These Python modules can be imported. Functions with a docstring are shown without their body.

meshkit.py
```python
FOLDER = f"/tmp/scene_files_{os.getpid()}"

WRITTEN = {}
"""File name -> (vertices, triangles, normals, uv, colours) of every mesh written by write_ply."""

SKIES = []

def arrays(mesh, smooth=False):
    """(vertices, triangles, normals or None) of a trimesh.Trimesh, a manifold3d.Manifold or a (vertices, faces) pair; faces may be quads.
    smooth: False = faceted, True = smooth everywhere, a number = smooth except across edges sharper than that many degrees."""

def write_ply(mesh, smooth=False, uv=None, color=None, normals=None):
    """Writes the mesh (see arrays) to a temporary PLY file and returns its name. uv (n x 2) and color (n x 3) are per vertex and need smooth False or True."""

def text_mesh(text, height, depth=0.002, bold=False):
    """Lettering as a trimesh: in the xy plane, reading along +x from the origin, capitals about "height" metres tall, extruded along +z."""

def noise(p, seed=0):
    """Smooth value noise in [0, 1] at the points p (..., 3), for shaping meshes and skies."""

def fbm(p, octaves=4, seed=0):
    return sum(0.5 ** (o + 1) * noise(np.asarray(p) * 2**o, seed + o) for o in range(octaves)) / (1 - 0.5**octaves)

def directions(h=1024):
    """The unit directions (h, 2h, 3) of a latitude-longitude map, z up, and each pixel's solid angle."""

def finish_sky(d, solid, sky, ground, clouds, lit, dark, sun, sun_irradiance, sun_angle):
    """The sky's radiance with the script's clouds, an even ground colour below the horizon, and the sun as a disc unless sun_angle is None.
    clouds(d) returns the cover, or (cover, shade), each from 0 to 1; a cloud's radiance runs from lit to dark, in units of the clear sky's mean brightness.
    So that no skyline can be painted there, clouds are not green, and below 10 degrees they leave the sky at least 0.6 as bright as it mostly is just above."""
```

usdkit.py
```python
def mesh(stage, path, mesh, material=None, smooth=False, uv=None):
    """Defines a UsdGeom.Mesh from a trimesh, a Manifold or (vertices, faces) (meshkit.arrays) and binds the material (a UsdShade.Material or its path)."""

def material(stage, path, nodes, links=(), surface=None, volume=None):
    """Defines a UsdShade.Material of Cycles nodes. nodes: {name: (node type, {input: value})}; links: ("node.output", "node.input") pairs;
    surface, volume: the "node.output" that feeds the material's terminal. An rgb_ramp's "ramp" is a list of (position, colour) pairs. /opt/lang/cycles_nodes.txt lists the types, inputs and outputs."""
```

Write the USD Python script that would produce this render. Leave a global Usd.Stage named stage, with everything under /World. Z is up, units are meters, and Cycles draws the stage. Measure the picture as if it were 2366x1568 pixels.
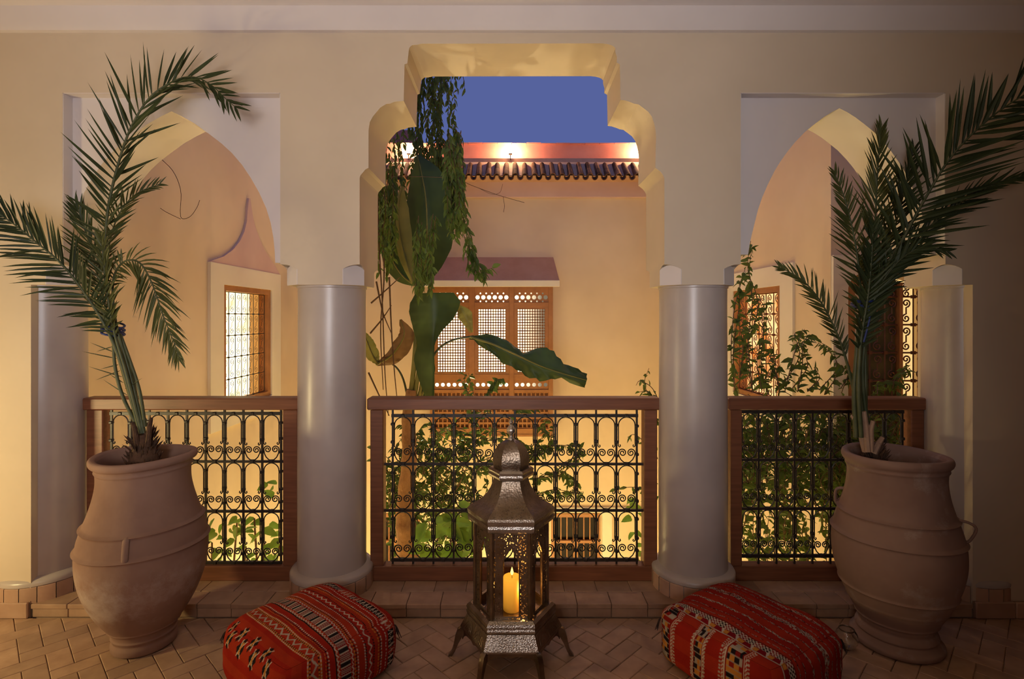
import math, random
import numpy as np, trimesh, shapely
import shapely.geometry as sg
import manifold3d as m3
from pxr import Usd, UsdGeom, UsdLux, UsdShade, Sdf, Gf, Vt
import usdkit, meshkit

stage = Usd.Stage.CreateInMemory()
UsdGeom.Xform.Define(stage, '/World')
UsdGeom.Scope.Define(stage, '/World/Looks')
PI = math.pi

# ------------------------------------------------------------------ camera
F, CX, CY, HC = 1250.0, 1183.5, 735.0, 1.425
cam = UsdGeom.Camera.Define(stage, '/World/camera')
cam.CreateHorizontalApertureAttr(36.0)
cam.CreateFocalLengthAttr(36.0 * F / 2366)
cam.CreateVerticalApertureAttr(36.0 * 1568 / 2366)
cam.CreateVerticalApertureOffsetAttr(-(784 - CY) / 2366 * 36.0)
cam.CreateClippingRangeAttr(Gf.Vec2f(0.05, 1000))
cam.AddTranslateOp().Set(Gf.Vec3d(0, 0, HC))
cam.AddRotateXOp().Set(90)
cam.CreateExposureAttr(0.0)

# ------------------------------------------------------------------ light
dome = UsdLux.DomeLight.Define(stage, '/World/dusk_sky')
dome.CreateColorAttr(Gf.Vec3f(0.092, 0.125, 0.335))
dome.CreateIntensityAttr(0.32)

def sphere_light(name, p, r, L, col):
    s = UsdLux.SphereLight.Define(stage, '/World/' + name)
    s.CreateRadiusAttr(r); s.CreateIntensityAttr(L); s.CreateColorAttr(Gf.Vec3f(*col))
    s.AddTranslateOp().Set(Gf.Vec3d(*p))
    return s

# unseen lamp added behind the viewer; the back wall's opening shapes its falloff
sphere_light('room_lamp', (-0.40, -1.7, 1.42), 0.45, 25.5, (1.0, 1.0, 1.06))
# the lantern standing at the left end of the loggia, just past the frame
sphere_light('gallery_lamp', (-3.0, 1.5, 0.75), 0.09, 195, (1.0, 0.78, 0.36))
# garden uplights on the courtyard ground
for i, (p, r, L) in enumerate([((-1.9, 4.5, -2.6), .07, 420), ((2.0, 3.75, -2.6), .07, 520), ((0.9, 5.6, -2.6), .07, 520),
                               ((-1.3, 6.2, -2.6), .07, 380), ((-0.2, 3.5, -2.6), .07, 300), ((-2.3, 5.0, -1.3), .04, 420), ((-0.45, 6.1, -2.9), .03, 2600)]):
    sphere_light('garden_uplight%s' % ('_%03d' % i if i else ''), p, r, L * .72, (1.0, 0.83, 0.36))

# a wall spot under the far bay window throws the leaves' shadows up on to the arch and the ceiling
sp0, sp1 = np.array((-.78, 7.85, -1.05)), np.array((-.20, 2.66, 2.78))
ws = sphere_light('wall_spot', sp0, .016, 45000, (1.0, .80, .42))

UsdLux.ShapingAPI.Apply(ws.GetPrim())
UsdLux.ShapingAPI(ws.GetPrim()).CreateShapingConeAngleAttr(13.0); UsdLux.ShapingAPI(ws.GetPrim()).CreateShapingConeSoftnessAttr(.3)
_z = (sp0 - sp1) / np.linalg.norm(sp0 - sp1); _x = np.cross((0, 0, 1), _z); _x /= np.linalg.norm(_x); _y = np.cross(_z, _x)
UsdGeom.Xformable(ws).ClearXformOpOrder()
UsdGeom.Xformable(ws).AddTransformOp(opSuffix='aim').Set(Gf.Matrix4d(*[float(a) for a in (*_x, 0, *_y, 0, *_z, 0, *sp0, 1)]))

# ------------------------------------------------------------------ helpers
_used = {}
def numbered(parent, name):
    k = _used.get((parent, name), 0); _used[(parent, name)] = k + 1
    return name if k == 0 else '%s_%03d' % (name, k)

def P(px, py, d):
    """A point of the photograph at depth d, in metres."""
    return np.array([(px - CX) * d / F, d, HC - (py - CY) * d / F])

class Thing:
    pass

def tag(prim, label=None, cat=None, group=None, kind=None):
    for k, v in (('label', label), ('category', cat), ('group', group), ('kind', kind)):
        if v: prim.SetCustomDataByKey(k, v)

def thing(name, label, cat, loc=(0, 0, 0), rz=0.0, group=None, kind=None):
    t = Thing(); t.path = '/World/' + numbered('/World', name)
    x = UsdGeom.Xform.Define(stage, t.path)
    x.AddTranslateOp().Set(Gf.Vec3d(*map(float, loc)))
    if rz: x.AddRotateZOp().Set(float(rz))
    t.prim = x.GetPrim(); tag(t.prim, label, cat, group, kind)
    t.loc = np.array(loc, float); t.rz = rz
    return t

def part(t, name, mesh, mat, smooth=False, label=None, kind=None, local=False, under=None, colors=None):
    """A mesh of thing t (or, with under, of one of its parts). Vertices in world space unless local."""
    v, f, n = meshkit.arrays(mesh, smooth)
    if not local:
        v = v - t.loc
        if t.rz:
            a = -math.radians(t.rz); R = np.array([[math.cos(a), -math.sin(a), 0], [math.sin(a), math.cos(a), 0], [0, 0, 1]])
            v = v @ R.T
            if n is not None: n = n @ R.T
    base = under or t.path
    path = base + '/' + numbered(base, name)
    m = raw_mesh(path, v, f, n, mat, colors)
    tag(m.GetPrim(), label, None, None, kind)
    return path

def raw_mesh(path, v, f, n, mat, colors=None):
    m = UsdGeom.Mesh.Define(stage, path)
    m.CreatePointsAttr(Vt.Vec3fArray.FromNumpy(np.ascontiguousarray(v, dtype=np.float32)))
    m.CreateFaceVertexCountsAttr(Vt.IntArray.FromNumpy(np.full(len(f), 3, np.int32)))
    m.CreateFaceVertexIndicesAttr(Vt.IntArray.FromNumpy(np.ascontiguousarray(f, dtype=np.int32).ravel()))
    m.CreateSubdivisionSchemeAttr('none')
    if n is not None:
        m.CreateNormalsAttr(Vt.Vec3fArray.FromNumpy(np.ascontiguousarray(n, dtype=np.float32)))
        m.SetNormalsInterpolation('vertex')
    if colors is not None:
        UsdGeom.PrimvarsAPI(m).CreatePrimvar('weave', Sdf.ValueTypeNames.Color3fArray, 'vertex').Set(Vt.Vec3fArray.FromNumpy(np.ascontiguousarray(colors, dtype=np.float32)))
    UsdShade.MaterialBindingAPI.Apply(m.GetPrim()).Bind(mat)
    return m

def single(name, mesh, mat, label, cat, smooth=False, group=None, kind=None):
    v, f, n = meshkit.arrays(mesh, smooth)
    path = '/World/' + numbered('/World', name)
    m = raw_mesh(path, v, f, n, mat)
    tag(m.GetPrim(), label, cat, group, kind)
    return path

def struct(name, mesh, mat, smooth=False, label=None):
    t = Thing(); t.path = single(name, mesh, mat, label, None, smooth, None, 'structure'); t.loc = np.zeros(3); t.rz = 0
    return t

def cat(*ms):
    """Joins (vertices, faces) pairs or trimeshes."""
    vs, fs, k = [], [], 0
    for m in ms:
        if m is None: continue
        v, f, _ = meshkit.arrays(m)
        vs.append(v); fs.append(f + k); k += len(v)
    return trimesh.Trimesh(np.vstack(vs), np.vstack(fs), process=False)

def box(x0, x1, y0, y1, z0, z1, bevel=0):
    if bevel:
        b = bevel
        m = m3.Manifold.hull_points(np.array([(x, y, z) for x in (x0 + b, x1 - b) for y in (y0 + b, y1 - b) for z in (z0, z1)] +
                                    [(x, y, z) for x in (x0, x1) for y in (y0 + b, y1 - b) for z in (z0 + b, z1 - b)] +
                                    [(x, y, z) for x in (x0 + b, x1 - b) for y in (y0, y1) for z in (z0 + b, z1 - b)]))
        return trimesh.Trimesh(*meshkit.arrays(m)[:2], process=False)
    b = trimesh.creation.box(extents=(x1 - x0, y1 - y0, z1 - z0))
    b.apply_translation(((x0 + x1) / 2, (y0 + y1) / 2, (z0 + z1) / 2)); return b

def frames(p):
    """Parallel-transport frames along a polyline."""
    p = np.asarray(p, float); t = np.gradient(p, axis=0); t /= np.maximum(np.linalg.norm(t, axis=1, keepdims=True), 1e-12)
    a = np.array([0, 0, 1.0]) if abs(t[0][2]) < .9 else np.array([1.0, 0, 0])
    u = np.cross(t[0], a); u /= np.linalg.norm(u); us = [u]
    for k in range(1, len(p)):
        u = us[-1] - t[k] * np.dot(us[-1], t[k]); u /= max(np.linalg.norm(u), 1e-12); us.append(u)
    us = np.array(us); return t, us, np.cross(t, us)

def tube(p, r, n=6, caps=True, flat=1.0):
    p = np.asarray(p, float); r = np.broadcast_to(np.asarray(r, float), (len(p),))
    t, u, w = frames(p); a = np.arange(n) / n * 2 * PI
    v = (p[:, None] + r[:, None, None] * (np.cos(a)[None, :, None] * u[:, None] + flat * np.sin(a)[None, :, None] * w[:, None])).reshape(-1, 3)
    i = np.arange(len(p) - 1)[:, None] * n; j = np.arange(n)[None]; k = (j + 1) % n
    f = np.concatenate([np.stack([i + j, i + k, i + n + k], -1).reshape(-1, 3), np.stack([i + j, i + n + k, i + n + j], -1).reshape(-1, 3)])
    if caps:
        c = np.arange(1, n - 1); o = (len(p) - 1) * n
        f = np.concatenate([f, np.stack([0 * c, c + 1, c], -1), np.stack([o + 0 * c, o + c, o + c + 1], -1)])
    return trimesh.Trimesh(v, f, process=False)

def curve(pts, n=24):
    """Catmull-Rom through the points."""
    p = np.asarray(pts, float); q = np.vstack([2 * p[0] - p[1], p, 2 * p[-1] - p[-2]]); out = []
    s = np.linspace(0, len(p) - 1, n)
    for x in s:
        i = min(int(x), len(p) - 2); t = x - i; a, b, c, d = q[i:i + 4]
        out.append(.5 * (2 * b + (c - a) * t + (2 * a - 5 * b + 4 * c - d) * t * t + (3 * b - a - 3 * c + d) * t ** 3))
    return np.array(out)

def lathe(prof, n=48, c=(0, 0, 0), a0=0.0, a1=2 * PI, wob=None):
    """prof: (r, z) pairs, bottom to top along the outside."""
    prof = np.asarray(prof, float); full = abs(a1 - a0 - 2 * PI) < 1e-9
    a = a0 + (a1 - a0) * np.arange(n + (0 if full else 1)) / n; m = len(a); k = len(prof)
    v = np.stack([prof[:, 0, None] * np.cos(a), prof[:, 0, None] * np.sin(a), prof[:, 1, None] + 0 * a], -1)
    if wob is not None: v = wob(v)
    v = v.reshape(-1, 3) + np.asarray(c)
    i = np.arange(k - 1)[:, None] * m; j = np.arange(m if full else m - 1)[None]; q = (j + 1) % m
    f = np.concatenate([np.stack([i + j, i + q, i + m + q], -1).reshape(-1, 3), np.stack([i + j, i + m + q, i + m + j], -1).reshape(-1, 3)])
    return trimesh.Trimesh(v, f, process=False)

def prism(poly, y0, y1, axis='y'):
    """A shapely polygon drawn in (x, z) and extruded along y, or drawn in (y, z) along x, or in (x, y) along z."""
    out = []
    for g in getattr(poly, 'geoms', [poly]):
        m = trimesh.creation.extrude_polygon(g, y1 - y0, engine='earcut')
        v = np.array(m.vertices); f = np.array(m.faces)
        if axis == 'y': v = np.stack([v[:, 0], y0 + v[:, 2], v[:, 1]], -1); f = f[:, ::-1]
        elif axis == 'x': v = np.stack([y0 + v[:, 2], v[:, 0], v[:, 1]], -1)
        else: v = v + [0, 0, y0]
        out.append((v, f))
    return cat(*out)

def to_manifold(m):
    v, f, _ = meshkit.arrays(m)
    t = trimesh.Trimesh(v, f, process=True)
    t.merge_vertices()
    return m3.Manifold(m3.Mesh(np.asarray(t.vertices, np.float32), np.asarray(t.faces, np.uint32)))

def minus(a, *bs):
    a = to_manifold(a)
    for b in bs: a = a - (b if isinstance(b, m3.Manifold) else to_manifold(b))
    return trimesh.Trimesh(*meshkit.arrays(a)[:2], process=False)

def move(m, d):
    v, f, _ = meshkit.arrays(m); return trimesh.Trimesh(v + np.asarray(d), f, process=False)

# ------------------------------------------------------------------ materials
def mat(name, nodes, links, surface='p.BSDF'):
    return usdkit.material(stage, '/World/Looks/' + name, nodes, links, surface=surface)

def plain(name, col, rough=.6, **kw):
    return mat(name, {'p': ('principled_bsdf', {'base_color': col, 'roughness': rough, **kw})}, [])

def mottled(name, c1, c2, scale=3.0, rough=.7, bump=.15, bscale=30.0, dist=.01, spot=None, by_object=0.0, **kw):
    """Two tones mixed by noise, with a fine relief; by_object varies the value from piece to piece."""
    N = {'g': ('geometry', {}), 'n': ('noise_texture', {'scale': scale, 'detail': 5.0, 'roughness': .6}),
         'r': ('rgb_ramp', {'ramp': [(0.32, c1), (0.68, c2)]}),
         'b': ('noise_texture', {'scale': bscale, 'detail': 4.0}), 'bu': ('bump', {'strength': bump, 'distance': dist}),
         'p': ('principled_bsdf', {'roughness': rough, **kw})}
    L = [('g.position', 'n.vector'), ('g.position', 'b.vector'), ('n.fac', 'r.fac'), ('b.fac', 'bu.height'), ('bu.normal', 'p.normal')]
    last = 'r.color'
    if spot:
        sc, lo, hi, col = spot
        N.update({'s': ('noise_texture', {'scale': sc, 'detail': 6.0, 'roughness': .65}), 'm': ('map_range', {'from_min': lo, 'from_max': hi, 'clamp': True}),
                  'x': ('mix', {'color2': col})})
        L += [('g.position', 's.vector'), ('s.fac', 'm.value'), ('m.result', 'x.fac'), (last, 'x.color1')]; last = 'x.color'
    if by_object:
        N.update({'o': ('object_info', {}), 'or': ('map_range', {'from_min': 0.0, 'from_max': 1.0, 'to_min': 1 - by_object, 'to_max': 1 + by_object}), 'h': ('hsv', {})})
        L += [('o.random', 'or.value'), ('or.result', 'h.value'), (last, 'h.color')]; last = 'h.color'
    L.append((last, 'p.base_color'))
    return mat(name, N, L)

def leafy(name, c1, c2, scale=6.0, rough=.45, trans=.25, spec=.4):
    return mat(name, {'g': ('geometry', {}), 'n': ('noise_texture', {'scale': scale, 'detail': 3.0}), 'r': ('rgb_ramp', {'ramp': [(0.3, c1), (0.7, c2)]}),
                      'p': ('principled_bsdf', {'roughness': rough, 'specular_ior_level': spec}), 't': ('translucent_bsdf', {}), 'm': ('mix_closure', {'fac': trans})},
               [('g.position', 'n.vector'), ('n.fac', 'r.fac'), ('r.color', 'p.base_color'), ('r.color', 't.color'), ('p.BSDF', 'm.closure1'), ('t.BSDF', 'm.closure2')], surface='m.closure')

def emit(name, col, strength):
    return mat(name, {'e': ('emission', {'color': col, 'strength': strength})}, [], surface='e.emission')

M = {}
M['wall'] = mottled('tan_plaster', (.58, .48, .365), (.64, .535, .415), 1.6, .75, .12, 14, .012)
M['white'] = mottled('white_plaster', (.66, .60, .59), (.71, .65, .64), 1.8, .7, .10, 14, .012)
M['ceiling'] = mottled('ceiling_plaster', (.62, .54, .46), (.66, .58, .50), 1.5, .8, .1, 14, .01)
M['tadelakt'] = mottled('polished_plaster', (.43, .37, .345), (.50, .435, .405), 4.0, .33, .06, 9, .012, specular_ior_level=.55)
M['bounce_cut_paint'] = mottled('bounce_cut_plaster', (.16, .07, .045), (.20, .09, .06), 2.0, .8, .1, 12, .01)  # dark tone for unseen walls, chosen to cut bounced light
M['hood'] = mottled('hood_pink_plaster', (.60, .32, .19), (.68, .38, .24), 4.0, .9, .2, 40, .006)
M['court'] = mottled('courtyard_plaster', (.72, .56, .37), (.79, .63, .44), 1.1, .85, .12, 12, .01)
M['court_white'] = mottled('courtyard_white_plaster', (.78, .70, .56), (.84, .76, .63), 1.5, .85, .1, 12, .01)
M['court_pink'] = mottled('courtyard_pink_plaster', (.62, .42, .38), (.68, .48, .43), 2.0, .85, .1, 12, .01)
M['parapet'] = mottled('red_parapet_plaster', (.50, .16, .12), (.58, .22, .17), 3.0, .85, .2, 10, .01)
M['tile'] = mottled('terracotta_tile', (.34, .205, .13), (.46, .295, .19), 9.0, .55, .2, 40, .004, by_object=.13)
M['mortar'] = mottled('tile_mortar', (.27, .17, .11), (.34, .22, .15), 12.0, .9, .2, 40, .004)
M['basetile'] = mottled('skirting_tile', (.42, .25, .17), (.52, .33, .23), 7.0, .5, .15, 30, .004, by_object=.15)
M['wood'] = mat('railing_wood', {'g': ('texture_coordinate', {}), 'mp': ('mapping', {'scale': (3.0, 40.0, 40.0)}), 'n': ('noise_texture', {'scale': 1.4, 'detail': 5.0, 'distortion': .4}),
    'r': ('rgb_ramp', {'ramp': [(0.3, (.17, .060, .028)), (0.7, (.25, .095, .045))]}), 'p': ('principled_bsdf', {'roughness': .42}), 'b': ('bump', {'strength': .1, 'distance': .004})},
    [('g.object', 'mp.vector'), ('mp.vector', 'n.vector'), ('n.fac', 'r.fac'), ('r.color', 'p.base_color'), ('n.fac', 'b.height'), ('b.normal', 'p.normal')])
M['wood2'] = mottled('window_wood', (.33, .135, .045), (.42, .18, .06), 8.0, .5, .1, 40, .003)
M['iron'] = mottled('wrought_iron', (.022, .017, .014), (.035, .027, .022), 20.0, .42, .15, 60, .003, specular_ior_level=.5)
M['clay'] = mottled('terracotta_clay', (.225, .130, .098), (.315, .20, .155), 3.2, .8, .2, 35, .006, spot=(5.0, .57, .75, (.40, .32, .28)))
M['clay_stained'] = mat('terracotta_clay_stained', {'g': ('geometry', {}), 'n': ('noise_texture', {'scale': 3.2, 'detail': 5.0, 'roughness': .6}), 'r': ('rgb_ramp', {'ramp': [(.32, (.225, .125, .092)), (.68, (.325, .20, .15))]}),
    's': ('noise_texture', {'scale': 5.5, 'detail': 7.0, 'roughness': .68}), 'z': ('separate_xyz', {}), 'lo': ('map_range', {'range_type': 'smoothstep', 'from_min': .12, 'from_max': .22, 'clamp': True}), 'hi': ('map_range', {'range_type': 'smoothstep', 'from_min': .44, 'from_max': .34, 'clamp': True}),
    'zz': ('math', {'math_type': 'multiply'}), 'm': ('map_range', {'from_min': .46, 'from_max': .66, 'to_max': .75, 'clamp': True}), 'k': ('math', {'math_type': 'multiply'}), 'x': ('mix', {'color2': (.46, .37, .33)}),
    'b': ('noise_texture', {'scale': 35.0, 'detail': 4.0}), 'bu': ('bump', {'strength': .2, 'distance': .006}), 'p': ('principled_bsdf', {'roughness': .85})},
    [('g.position', 'n.vector'), ('g.position', 's.vector'), ('g.position', 'b.vector'), ('g.position', 'z.vector'), ('n.fac', 'r.fac'), ('z.z', 'lo.value'), ('z.z', 'hi.value'), ('lo.result', 'zz.value1'), ('hi.result', 'zz.value2'),
     ('s.fac', 'm.value'), ('m.result', 'k.value1'), ('zz.value', 'k.value2'), ('k.value', 'x.fac'), ('r.color', 'x.color1'), ('x.color', 'p.base_color'), ('b.fac', 'bu.height'), ('bu.normal', 'p.normal')])
M['soil'] = mottled('dark_soil', (.02, .014, .01), (.05, .035, .025), 20, .95, .8, 60, .02)
M['slab'] = mat('brick_floor', {'g': ('geometry', {}), 'mp': ('mapping', {'rotation': (0, 0, PI / 4)}), 'k': ('brick_texture', {'color1': (.44, .28, .18), 'color2': (.52, .34, .22), 'mortar': (.24, .16, .11), 'scale': 1.0, 'mortar_size': .004, 'brick_width': .16, 'row_height': .08}),
    'p': ('principled_bsdf', {'roughness': .6})}, [('g.position', 'mp.vector'), ('mp.vector', 'k.vector'), ('k.color', 'p.base_color')])
M['ground'] = mottled('courtyard_ground', (.34, .25, .17), (.44, .33, .22), 3.0, .8, .2, 20, .01)
M['rooftile'] = mottled('dark_roof_tile', (.075, .036, .022), (.20, .095, .052), 8.0, .9, .2, 40, .006, by_object=.5, specular_ior_level=.15)
M['roofplaster'] = mottled('roof_bedding_plaster', (.52, .30, .20), (.60, .37, .25), 6.0, .85, .2, 30, .006)
M['glass_dark'] = plain('dark_window_glass', (.03, .02, .015), .5, specular_ior_level=.2)
# ------------------------------------------------------------------ the loggia's shell
YF, YB, YP, YC = 2.58, 2.93, 2.636, 2.765          # arcade front, back, recessed panels, column centres
STEP = .065
SF, SP = F / YF, F / YP
fx = lambda px: (px - CX) / SF
fz = lambda py: HC + (CY - py) / SF
gx = lambda px: (px - CX) / SP
gz = lambda py: HC + (CY - py) / SP
ZCAP = 1.585
half = [(1535.5, 690), (1535.5, 411.6), (1533, 404), (1526.7, 396.3), (1521, 391), (1516.3, 388.6), (1515.8, 355), (1515.2, 317.9), (1514, 300), (1511.4, 283.4),
        (1506, 270), (1498, 258.6), (1487, 248.5), (1475, 241.3), (1466, 238), (1455.9, 235.6), (1444, 233), (1433.7, 231.8), (1433, 149.5), (1425.5, 145.7), (1424.8, 131), (1423.3, 118.9),
        (1421, 111), (1417.6, 106.2), (1412, 103.4), (1404, 102), (1390, 101.3)]
R_ = [(fx(a), fz(b)) for a, b in half]
def wobble(pts, s):
    rng = random.Random(s); return [(x + rng.uniform(-.003, .003), z + rng.uniform(-.003, .003)) for x, z in pts]
R2 = wobble(R_[2:], 3); L2 = wobble([(-x, z) for x, z in R_[2:]], 4)
arch = sg.Polygon(R_[:2] + R2 + L2[::-1] + [(-x, z) for x, z in R_[:2][::-1]])
XL0, XL1, XR0, XR1 = fx(145), fx(648), fx(1712), fx(2185)
JL, JR = fx(72), fx(2248)
ZP = fz(214)
face = sg.box(-4.2, 0, 4.2, 3.0)
face = face.difference(sg.box(JL, -1, JR, ZCAP)).difference(arch)
face = face.difference(sg.box(XL0, ZCAP - .1, XL1, ZP)).difference(sg.box(XR0, ZCAP - .1, XR1, ZP))
wallm = prism(face, YF, YB)
# the square blocks above the columns: each lower corner is cut away by a round-headed facet
def corner_cut(cx, cy, sx, sy, dep=.058):
    """Round-headed cutter entering diagonally at a block's vertical edge (cx, cy), from direction (sx, sy)."""
    w = .165
    sh = sg.Polygon([(-w / 2, -.2), (w / 2, -.2)] + [(w / 2 * math.cos(a), .015 + w / 2 * math.sin(a)) for a in np.linspace(0, PI, 20)])
    m = trimesh.creation.extrude_polygon(sh, .3, engine='earcut')
    v = np.array(m.vertices)                              # (across, up, out)
    d = np.array([sx, sy]) / math.sqrt(2); e = np.array([-d[1], d[0]])
    o = np.array([cx, cy]) - d * dep
    v = np.stack([o[0] + v[:, 2] * d[0] + v[:, 0] * e[0], o[1] + v[:, 2] * d[1] + v[:, 0] * e[1], ZCAP + v[:, 1]], -1)
    m = trimesh.Trimesh(v, m.faces, process=False)
    if m.volume < 0: m.invert()
    return m
cuts = []
for xe, sx in ((-R_[0][0], 1), (R_[0][0], -1), (XL1, -1), (XR0, 1), (XL0, 1), (XR1, -1)):
    cuts += [corner_cut(xe, YF, sx, -1), corner_cut(xe, YB, sx, 1)]
solid = to_manifold(wallm)
wallm = minus(wallm, *cuts)
wf = struct('wall_front', wallm, M['wall'], smooth=25)
for xe, sx in ((-R_[0][0], 1), (R_[0][0], -1), (XL1, -1), (XR0, 1), (XL0, 1), (XR1, -1)):
    for yy, sy in ((YF, -1), (YB, 1)):
        k = to_manifold(corner_cut(xe, yy, sx, sy, .0555)); k2 = to_manifold(corner_cut(xe, yy, sx, sy, .0582))
        fct = solid ^ (k2 - k) ^ to_manifold(box(xe - .12, xe + .12, yy - .12, yy + .12, ZCAP + .001, ZCAP + .2))
        if fct.volume() > 0: part(wf, 'corner_facet', trimesh.Trimesh(*meshkit.arrays(fct)[:2], process=False), M['white'])
struct('baseboard_back', box(-4.2, 4.2, YB - .002, YB + .03, -.2, .02), M['court'])
# white recessed panels round the pointed arches
la = [(397, 257), (420, 268), (450, 285), (482, 308), (512, 331), (536, 353), (560, 381), (580, 411), (600, 446), (616, 482), (626, 515), (632, 548), (635, 578), (636.5, 607)]
laL = [(794 - a, b) for a, b in la]
ra = [(1940, 250), (1922, 259), (1903, 271), (1882, 287), (1860, 305), (1838, 328), (1820, 350), (1803, 374), (1790, 395), (1775, 425), (1762, 455), (1752, 484), (1745, 512), (1738, 540), (1733, 562), (1729, 588)]
raR = [(3880 - a, b) for a, b in ra]
def panel(name, curve_, other, x0, x1, zs):
    r = [(gx(a), gz(b)) for a, b in curve_]; o = [(gx(a), gz(b)) for a, b in other]
    hole = sg.Polygon(r + [(r[-1][0], -1), (o[-1][0], -1)] + o[::-1])
    struct(name, prism(sg.box(x0 - .01, zs, x1 + .01, ZP + .02).difference(hole), YP, YB - .002), M['white'], smooth=25)
panel('wall_arch_left', la, laL, XL0, XL1, gz(607))
for n_, x0, x1, zs in (('trim_11', XL0, XL1, gz(607)), ('trim_12', XR0, XR1, gz(588))):
    struct(n_, cat(box(x0, x0 + .003, YF + .001, YP, zs, ZP), box(x1 - .003, x1, YF + .001, YP, zs, ZP), box(x0, x1, YF + .001, YP, ZP - .003, ZP)), M['white'])
panel('wall_arch_right', ra, raR, XR0, XR1, gz(588))
# ceiling and its moulding
struct('ceiling', box(-4.2, 4.2, -2.6, YB, 2.985, 3.1), M['ceiling'])
def moulding(name, prof, m):
    struct(name, prism(sg.Polygon(prof), -4.2, 4.2, axis='x'), m, smooth=25)
zc = fz(76)
moulding('trim_1', [(YF + .001, zc), (YF - .018, zc + .004), (YF - .03, zc + .03), (YF - .036, zc + .075), (YF - .040, zc + .108), (YF - .055, zc + .115), (YF - .12, zc + .135), (YF - .135, zc + .138), (YF - .135, zc + .165), (YF + .001, zc + .21)], M['white'])
moulding('trim_2', [(YF - .13, zc + .16), (YF - .135, zc + .165), (YF - .22, zc + .192), (YF - .22, 2.99), (YF - .1, 2.99)], M['ceiling'])
# walls of the gallery out of view and the room behind, its opening cut to shape the added lamp's light
struct('wall_left', box(-4.2, -4.1, -2.6, YF, 0, 3.0), M['bounce_cut_paint'])
struct('wall_right', box(4.1, 4.2, -2.6, YF, 0, 3.0), M['bounce_cut_paint'])
back = sg.box(-4.2, 0, 4.2, 3.0).difference(sg.box(-1.25, 1.15, .33, 2.6))
struct('wall_back', prism(back, -.45, -.25), M['bounce_cut_paint'])  # unseen wall added to block part of the lamp's light
struct('wall_room', box(-4.2, 4.2, -2.7, -2.6, 0, 3.0), M['wall'])

# ------------------------------------------------------------------ floor: herringbone terracotta, step, skirting
fl = struct('floor', cat(box(-4.2, 4.2, -2.6, 1.80, -.1, 0), box(-4.2, 4.2, 1.80, YB, -.1, -.012)), M['slab'])
W = .08; rng = random.Random(7); c45 = math.sqrt(.5); lim = sg.box(-2.5, 1.803, 2.5, 2.572)
def flat_tile(poly, z0, z1, ch=.0025):
    """A tile with a slightly pillowed edge."""
    q = poly.buffer(-ch, join_style=2)
    if q.is_empty or q.geom_type != 'Polygon' or len(q.exterior.coords) != len(poly.exterior.coords): return prism(poly, z0, z1, axis='z')
    a = np.array(sg.polygon.orient(poly).exterior.coords)[:-1]; b = np.array(sg.polygon.orient(q).exterior.coords)[:-1]
    k0 = np.argmin(((b - a[0]) ** 2).sum(1)); b = np.roll(b, -k0, axis=0); n = len(a)
    v = np.vstack([np.c_[a, np.full(n, z0)], np.c_[a, np.full(n, z1 - ch)], np.c_[b, np.full(n, z1)]]); f = []
    for i in range(n):
        j = (i + 1) % n
        for o in (0, n): f += [(o + i, o + j, o + n + j), (o + i, o + n + j, o + n + i)]
    f += [(2 * n, 2 * n + i, 2 * n + i + 1) for i in range(1, n - 1)]
    return trimesh.Trimesh(v, f, process=False)
bed = struct('floor_bed', box(-2.52, 2.52, 1.80, 2.58, -.012, -.0085), M['mortar'])
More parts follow.
